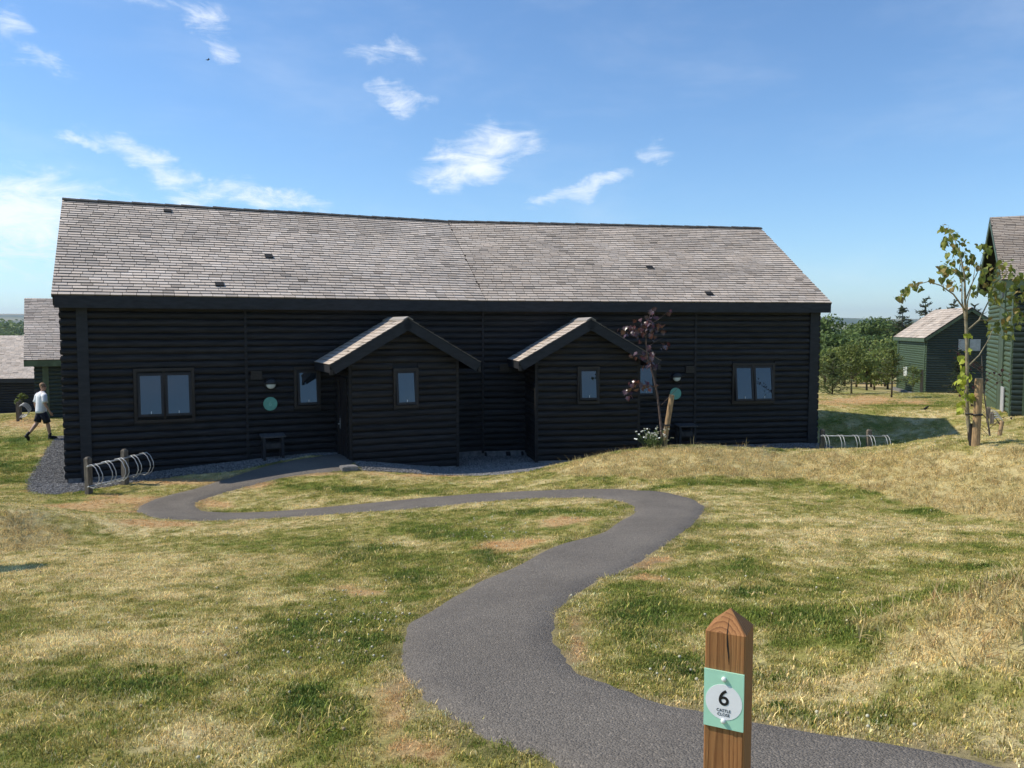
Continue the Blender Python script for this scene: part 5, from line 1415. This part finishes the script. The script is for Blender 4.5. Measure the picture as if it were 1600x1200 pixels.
for (px, pt, y, w, wh) in bg:
    b_, h_ = stand(px, pt, y); tree('broadleaf_tree', 'dark green broadleaf tree of the wood, ' + wh, 'tree', b_, h_, w, OAK, .12, .24, 20, 190, group='broadleaf trees of the wood behind', tr=.035)
for (px, pt, y, wh) in ((1443, 470, 112, 'standing clear above the shed roof'), (1408, 480, 115, 'just left of the shed roof'), (1488, 474, 118, 'behind the lime tree trunk'), (1465, 482, 120, 'at the shed roof ridge'), (1520, 478, 118, 'left of the green cabin')):
    b_, h_ = stand(px, pt, y); conifer('larch_tree', 'sparse conifer on the skyline ' + wh, 'conifer', b_, h_, 5.0, [(.075, .095, .04), (.06, .08, .036)], tiers=15, bare=.25, size=.34, per=12, droop=-.1, group='sparse conifers on the skyline')
# left side
b_ = hit(33, 652); tree('young_tree', 'small sapling beside the door of the left green cabin', 'tree', b_, pxh(607, b_.y) - b_.z, .6, LIGHT, .3, .05, 8, 50, tr=.03)
# trees left of the frame that throw the two shadows on the lawn
tree('young_tree', 'young tree standing left of the picture whose shadow crosses the lawn', 'tree', (-7.7, 9.75, gz(-7.7, 9.75)), 2.3, .9, MIDG, .35, .07, 10, 70, tr=.03)
tree('young_tree', 'young tree left of the picture beside the gravel strip', 'tree', (-14.6, 16.3, gz(-14.6, 16.3)), 2.6, 1.1, MIDG, .35, .07, 10, 70, tr=.03)
# far wood on the left ridge and hedgerows below the hills: nobody could count them
W = MB(); random.seed(5)
for k in range(230):
    y = random.uniform(430, 640); px = random.uniform(-260, 140); x = px_dir(px, 600)[0] * y; z = gz(x, y); r = random.uniform(5, 8)
    leaf_cloud(W, (x, y, z + r * .8), (r, r, r * 1.1), 34, 1.7, OAK)
for k in range(240):
    y = random.uniform(500, 1500); px = random.uniform(1180, 1700); x = px_dir(px, 600)[0] * y; z = gz(x, y); r = random.uniform(4, 8)
    leaf_cloud(W, (x, y, z + r * .6), (r * 1.6, r, r), 26, 2.0, OAK)
tag(W.build('distant_wood', M['leafmass']), 'far dark wood on the low ridge', 'wood', kind='stuff')

# ------------------------------------------------------------------ flowering weed at the foot of the maple
def daisies():
    base = pd(1020, 700, 16.9); base = Vector((base.x, base.y, gz(base.x, base.y)))
    C = empty('flowering_plant', base, label='bushy white-flowered weed at the foot of the red maple', cat='plant')
    st = MB(); lf = MB(); random.seed(3); heads = []
    for k in range(46):
        a = random.uniform(0, 6.283); q = random.random() ** .6 * .33; x, y = math.cos(a) * q * 1.15, math.sin(a) * q * .8; h = random.uniform(.2, .48) * (1 - .5 * q)
        st.tube([(x * .3, y * .3, -.02), (x * .75, y * .75, h * .6), (x, y, h)], [.006, .004, .003], 4); heads.append((x, y, h))
        for _ in range(5):
            f = random.uniform(.1, .9); p = Vector((x * f, y * f, h * f)); d = Vector((random.gauss(0, 1), random.gauss(0, 1), random.uniform(0, 1))).normalized(); w_ = d.orthogonal().normalized(); s = random.uniform(.03, .06)
            lf.poly([p, p + d * s * .5 + w_ * s * .22, p + d * s, p + d * s * .5 - w_ * s * .22], random.choice([(.10, .15, .03), (.14, .18, .04), (.08, .12, .03)]))
    st.build('stem', simple('green_stem', (.10, .15, .04), .7), C); lf.build('foliage', M['leafmass'], C)
    wm = simple('white_petals', (.78, .78, .70), .6, .05); fm = MB(); n = 10; fm.raw([(0, 0, .25)] + [(math.cos(6.283 * k / n), math.sin(6.283 * k / n), 0) for k in range(n)] + [(0, 0, -.25)], [(0, k + 1, (k + 1) % n + 1) for k in range(n)] + [(n + 1, (k + 1) % n + 1, k + 1) for k in range(n)]); fme = fm.mesh('flower', wm)
    for (x, y, h) in heads:
        for _ in range(2):
            o = link_mesh('flower', fme, C, (x + random.gauss(0, .02), y + random.gauss(0, .02), h + random.uniform(-.02, .02))); s = random.uniform(.014, .024); o.scale = (s, s, s); o.rotation_euler = (random.uniform(-.9, .5), random.uniform(-.5, .5), 0)


daisies()

# ------------------------------------------------------------------ grass, hay, clover and gravel (geometry-node scatter of small meshes)
def scatter(name, pts, col, rot, scl, kind_i, objs, label=None):
    me = bpy.data.meshes.new(name); n = len(pts); me.vertices.add(n); me.vertices.foreach_set('co', pts.astype(np.float32).ravel())
    for nm, ty, key, ar in (('col', 'FLOAT_COLOR', 'color', np.hstack([col, np.ones((n, 1))])), ('rot', 'FLOAT_VECTOR', 'vector', rot), ('scl', 'FLOAT', 'value', scl), ('var', 'INT', 'value', kind_i)):
        a = me.attributes.new(nm, ty, 'POINT'); a.data.foreach_set(key, np.asarray(ar, dtype=np.int32 if ty == 'INT' else np.float32).ravel())
    o = link_mesh(name, me); tag(o, kind='stuff', label=label)
    cl = bpy.data.collections.new(name + '_pieces')
    for q in objs: cl.objects.link(q)
    ng = bpy.data.node_groups.new(name + '_scatter', 'GeometryNodeTree')
    ng.interface.new_socket('Geometry', in_out='INPUT', socket_type='NodeSocketGeometry'); ng.interface.new_socket('Geometry', in_out='OUTPUT', socket_type='NodeSocketGeometry')
    N = ng.nodes; L = ng.links; i = N.new('NodeGroupInput'); ou = N.new('NodeGroupOutput'); ip = N.new('GeometryNodeInstanceOnPoints'); ci = N.new('GeometryNodeCollectionInfo')
    ci.inputs[0].default_value = cl; ci.inputs['Separate Children'].default_value = True; ci.inputs['Reset Children'].default_value = True
    def at(nm, ty):
        a = N.new('GeometryNodeInputNamedAttribute'); a.data_type = ty; a.inputs[0].default_value = nm; return a.outputs[0]
    L.new(i.outputs[0], ip.inputs['Points']); L.new(ci.outputs[0], ip.inputs['Instance']); ip.inputs['Pick Instance'].default_value = True
    L.new(at('var', 'INT'), ip.inputs['Instance Index']); L.new(at('scl', 'FLOAT'), ip.inputs['Scale'])
    e2 = N.new('FunctionNodeEulerToRotation'); L.new(at('rot', 'FLOAT_VECTOR'), e2.inputs[0]); L.new(e2.outputs[0], ip.inputs['Rotation'])
    L.new(ip.outputs[0], ou.inputs[0])
    md = o.modifiers.new('scatter', 'NODES'); md.node_group = ng
    return o


def blade_mat():
    m, T, p, out = new_mat('grass_blade')
    at = T.add('ShaderNodeAttribute', attribute_name='col', attribute_type='INSTANCER'); bl = T.add('ShaderNodeAttribute', attribute_name='tone', attribute_type='GEOMETRY')
    c = T.mix(1.0, at.outputs['Color'], bl.outputs['Color'], 'MULTIPLY')
    T.link(c, p.inputs['Base Color']); p.inputs['Roughness'].default_value = 0.6; p.inputs['Specular IOR Level'].default_value = 0.2
    tr = T.add('ShaderNodeBsdfTranslucent'); T.link(c, tr.inputs[0]); mx = T.add('ShaderNodeMixShader'); mx.inputs[0].default_value = .3
    T.link(p.outputs[0], mx.inputs[1]); T.link(tr.outputs[0], mx.inputs[2]); T.link(mx.outputs[0], out.inputs[0]); return m


BM = blade_mat()


def tuft(seed, nb, rad, h0, h1, w, lean, flop=0.0, mat=BM):
    rr = random.Random(seed); v = []; f = []; tone = []
    for _ in range(nb):
        a = rr.uniform(0, 6.283); q = rad * math.sqrt(rr.random()); x, y = q * math.cos(a), q * math.sin(a); b = rr.uniform(0, 6.283); h = rr.uniform(h0, h1); ln = lean * rr.random() * h
        dx, dy = math.cos(b) * ln, math.sin(b) * ln; wx, wy = -math.sin(b) * w * .5 * rr.uniform(.7, 1.3), math.cos(b) * w * .5; k = len(v)
        hz = h * (1 - flop * rr.random())
        v += [(x - wx, y - wy, -.01), (x + wx, y + wy, -.01), (x + dx * .4 + wx * .8, y + dy * .4 + wy * .8, hz * .55), (x + dx * .4 - wx * .8, y + dy * .4 - wy * .8, hz * .55), (x + dx, y + dy, hz)]
        f += [(k, k + 1, k + 2, k + 3), (k + 3, k + 2, k + 4)]
        t = rr.uniform(.42, 1.45); wm = rr.uniform(-.12, .16)
        if rr.random() < .16: t *= 1.45
        tone += [(t * (1 + wm), t, t * (1 - wm))] * 2
    me = bpy.data.meshes.new('tuft'); me.from_pydata(v, [], f); at = me.attributes.new('tone', 'FLOAT_COLOR', 'FACE'); at.data.foreach_set('color', np.array([(*t, 1) for t in tone], np.float32).ravel()); me.materials.append(mat)
    return bpy.data.objects.new('tuft', me)


def rand_pts(dens, ymin, ymax, seed, extra=0.9):
    """points over the ground in the camera's field of view, a margin wider on both sides, dens(y) per square metre"""
    r = np.random.default_rng(seed); out = []
    ys = np.concatenate([np.arange(ymin, min(ymax, 20), .5), np.arange(20, ymax, 2.0)]) if ymax > 20 else np.arange(ymin, ymax, .5)
    for i, y0 in enumerate(ys):
        dy = .5 if y0 < 20 else 2.0; hw = (y0 + dy) * .65 + extra; n = int(dens(y0) * dy * hw * 2)
        out.append(np.stack([r.uniform(-hw, hw, n), r.uniform(y0, y0 + dy, n)], 1))
    return np.concatenate(out), r


def blocked(x, y):
    m = in_path(x, y, -.02) & ~(in_path(x, y, .0) & ~in_path(x, y, -.09) & (vnoise(x * 9, y * 9, 5) > .62)) | (inpoly(x, y, GRAVEL) & (vnoise(x * 3, y * 3, 2) > -.1))
    # building footprints
    m |= inpoly(x, y, np.array([loc1(0, .2), loc1(L1, .2), loc2(L2, .2), loc2(L2, 9), loc1(L1, 10), loc1(0, 9)]))
    m |= inpoly(x, y, np.array([FR_.P(0, 0, 0)[:2], FR_.P(10, 0, 0)[:2], FR_.P(10, -8.3, 0)[:2], FR_.P(0, -8.3, 0)[:2]]))
    return m


def slope_hidden(x, y):
    """ground the photograph shows nothing of (behind the black cabin)"""
    return inpoly(x, y, np.array([loc1(0, 1), loc2(L2, 1), loc2(L2, 60), loc1(0, 60)]))


P_, r_ = rand_pts(lambda y: 760 if y < 6 else 560 if y < 10 else 340 if y < 15 else 200 if y < 20 else 60, 1.7, 46, 1)
x, y = P_[:, 0], P_[:, 1]; keep = ~blocked(x, y) & ~slope_hidden(x, y); x, y = x[keep], y[keep]
n = len(x); z = ground(x, y); col, dry, hay, burn, gre = lawn_col(x, y, r_.normal(0, .33, n))
keep = (r_.random(n) > burn * .25); 
sc_ = (0.75 + .5 * r_.random(n)) * (1 - .35 * np.clip(burn, 0, 1)) * np.where(y > 20, 1.7, np.where(y > 14, 1.25, 1.0)) * (.85 + .35 * sstep(gre, .2, .9)) * np.where(y < 2.3, .8, 1)
jit = r_.normal(1, .13, (n, 1)); col = np.clip(col * 1.32 * jit, .01, .85)
var = r_.integers(0, 6, n)
rot = np.stack([r_.normal(0, .12, n), r_.normal(0, .12, n), r_.uniform(0, 6.283, n)], 1)
tufts = [tuft(i, 28, .055, .008, .025, .0042, 1.2) for i in range(4)] + [tuft(10, 24, .06, .010, .032, .0045, 1.6, .4), tuft(11, 22, .06, .006, .018, .009, 1.5, .5)]
scatter('lawn_grass', np.stack([x, y, z], 1)[keep], col[keep], rot[keep], sc_[keep], var[keep], tufts, 'short mown summer grass, part green part dried to straw')

# long cut hay lying on the banks
P_, r_ = rand_pts(lambda y: 110 if y < 9 else 95 if y < 20 else 10, 2.2, 40, 2)
x, y = P_[:, 0], P_[:, 1]; hay = fields(x, y)[0]; keep = ~blocked(x, y) & ~slope_hidden(x, y) & (r_.random(len(x)) < np.maximum(sstep(hay, .15, .7), .012)); x, y, hay = x[keep], y[keep], hay[keep]
n = len(x); z = ground(x, y); base = np.where(r_.random((n, 1)) < .72, np.array([[.60, .49, .235]]), np.where(r_.random((n, 1)) < .5, np.array([[.22, .21, .07]]), np.array([[.42, .29, .14]])))
scatter('dry_hay', np.stack([x, y, z], 1), base * r_.normal(1, .15, (n, 1)), np.stack([r_.normal(0, .25, n), r_.normal(0, .25, n), r_.uniform(0, 6.283, n)], 1), .6 + .7 * r_.random(n) * (.5 + .5 * hay), r_.integers(0, 3, n), [tuft(30 + i, 16, .10, .05, .13, .005, 2.2, .75) for i in range(3)], 'long cut dry hay lying on the banks')

# white clover heads
P_, r_ = rand_pts(lambda y: 60 if y < 9 else 60, 2.4, 16.5, 3)
x, y = P_[:, 0], P_[:, 1]
CLV = [ell(620, 805, 150, 8), ell(880, 786, 90, 5), ell(700, 790, 80, 5), ell(940, 800, 40, 8), ell(560, 960, 130, 50), ell(760, 830, 80, 20), ell(1150, 1060, 160, 30), ell(1290, 1120, 150, 25), ell(350, 815, 90, 3), ell(580, 1000, 50, 40), ell(400, 1010, 100, 20)]
cw = np.zeros_like(x)
for e in CLV: cw = np.maximum(cw, ell_w(e, x, y))
keep = ~blocked(x, y) & (r_.random(len(x)) < .04 + .85 * sstep(cw, .25, .9) * sstep(vnoise(x * 1.7, y * 1.7, 9), .25, .7)); x, y = x[keep], y[keep]; n = len(x)


def clover(seed):
    rr = random.Random(seed); b = MB(); seg = 7; h = rr.uniform(.022, .042)
    b.tube([(0, 0, 0), (.004, 0, h)], .0018, 3, cap=False)
    b.loft([[Vector((math.cos(6.283 * k / seg) * r, math.sin(6.283 * k / seg) * r, h + zz)) for k in range(seg)] for r, zz in ((.004, -.006), (.0105, -.002), (.0115, .004), (.008, .010), (.002, .013))])
    me = b.mesh('clover', attr_mat('clover_flower', .8, .2, 200, 'INSTANCER')); return bpy.data.objects.new('clover', me)


cc = np.where(r_.random((n, 1)) < .6, np.array([[.55, .51, .36]]), np.array([[.36, .28, .16]]))
scatter('clover_flowers', np.stack([x, y, ground(x, y)], 1), cc * r_.normal(1, .12, (n, 1)), np.stack([r_.normal(0, .3, n), r_.normal(0, .3, n), r_.uniform(0, 6.28, n)], 1), .55 + .4 * r_.random(n), r_.integers(0, 2, n), [clover(1), clover(2)], 'small white clover heads in the grass')

# gravel strip
r_ = np.random.default_rng(4); lo, hi = GRAVEL.min(0), GRAVEL.max(0)
n = 330000; x = r_.uniform(lo[0], hi[0], n); y = r_.uniform(lo[1], 27.5, n)
keep = inpoly(x + r_.normal(0, .04, n), y + r_.normal(0, .04, n), GRAVEL) & ~in_path(x, y) & ~inpoly(x, y, np.array([loc1(.05, WO), loc1(L1, WO), loc2(L2 - .1, WO), loc2(L2, 9), loc1(L1, 10), loc1(.05, 9)]))
x, y = x[keep], y[keep]; n = len(x)


def pebble(seed):
    rr = random.Random(seed); b = MB(); seg = 6
    b.loft([[Vector((math.cos(6.283 * k / seg) * r * rr.uniform(.8, 1.2), math.sin(6.283 * k / seg) * r * rr.uniform(.6, 1.0), zz)) for k in range(seg)] for r, zz in ((.5, -.3), (.95, 0), (.5, .42))], smooth=False)
    me = b.mesh('pebble', attr_mat('grey_gravel', .85, .2, 3, 'INSTANCER')); return bpy.data.objects.new('pebble', me)


g_ = np.clip(r_.normal(.205, .075, (n, 1)), .06, .42)
scatter('gravel', np.stack([x, y, ground(x, y) + .012], 1), g_ * np.array([[1.04, 1.0, .95]]), np.stack([r_.normal(0, .4, n), r_.normal(0, .4, n), r_.uniform(0, 6.28, n)], 1), r_.uniform(.009, .021, n), r_.integers(0, 4, n), [pebble(i) for i in range(4)], 'grey crushed stone gravel round the black cabin')
print('grass', len(keep))

# ------------------------------------------------------------------ the air
hz = MB(); hz.box((0, 3550, 60), (14300, 9100, 250))
m = bpy.data.materials.new('hazy_air'); m.use_nodes = True; T = NT(m.node_tree); T.n.clear(); ou = T.add('ShaderNodeOutputMaterial'); pv = T.add('ShaderNodeVolumePrincipled')
pv.inputs['Color'].default_value = (0.72, 0.84, 1.0, 1); pv.inputs['Density'].default_value = 0.00012; pv.inputs['Anisotropy'].default_value = 0.2
T.link(pv.outputs[0], ou.inputs['Volume'])
tag(hz.build('haze', m), kind='stuff')
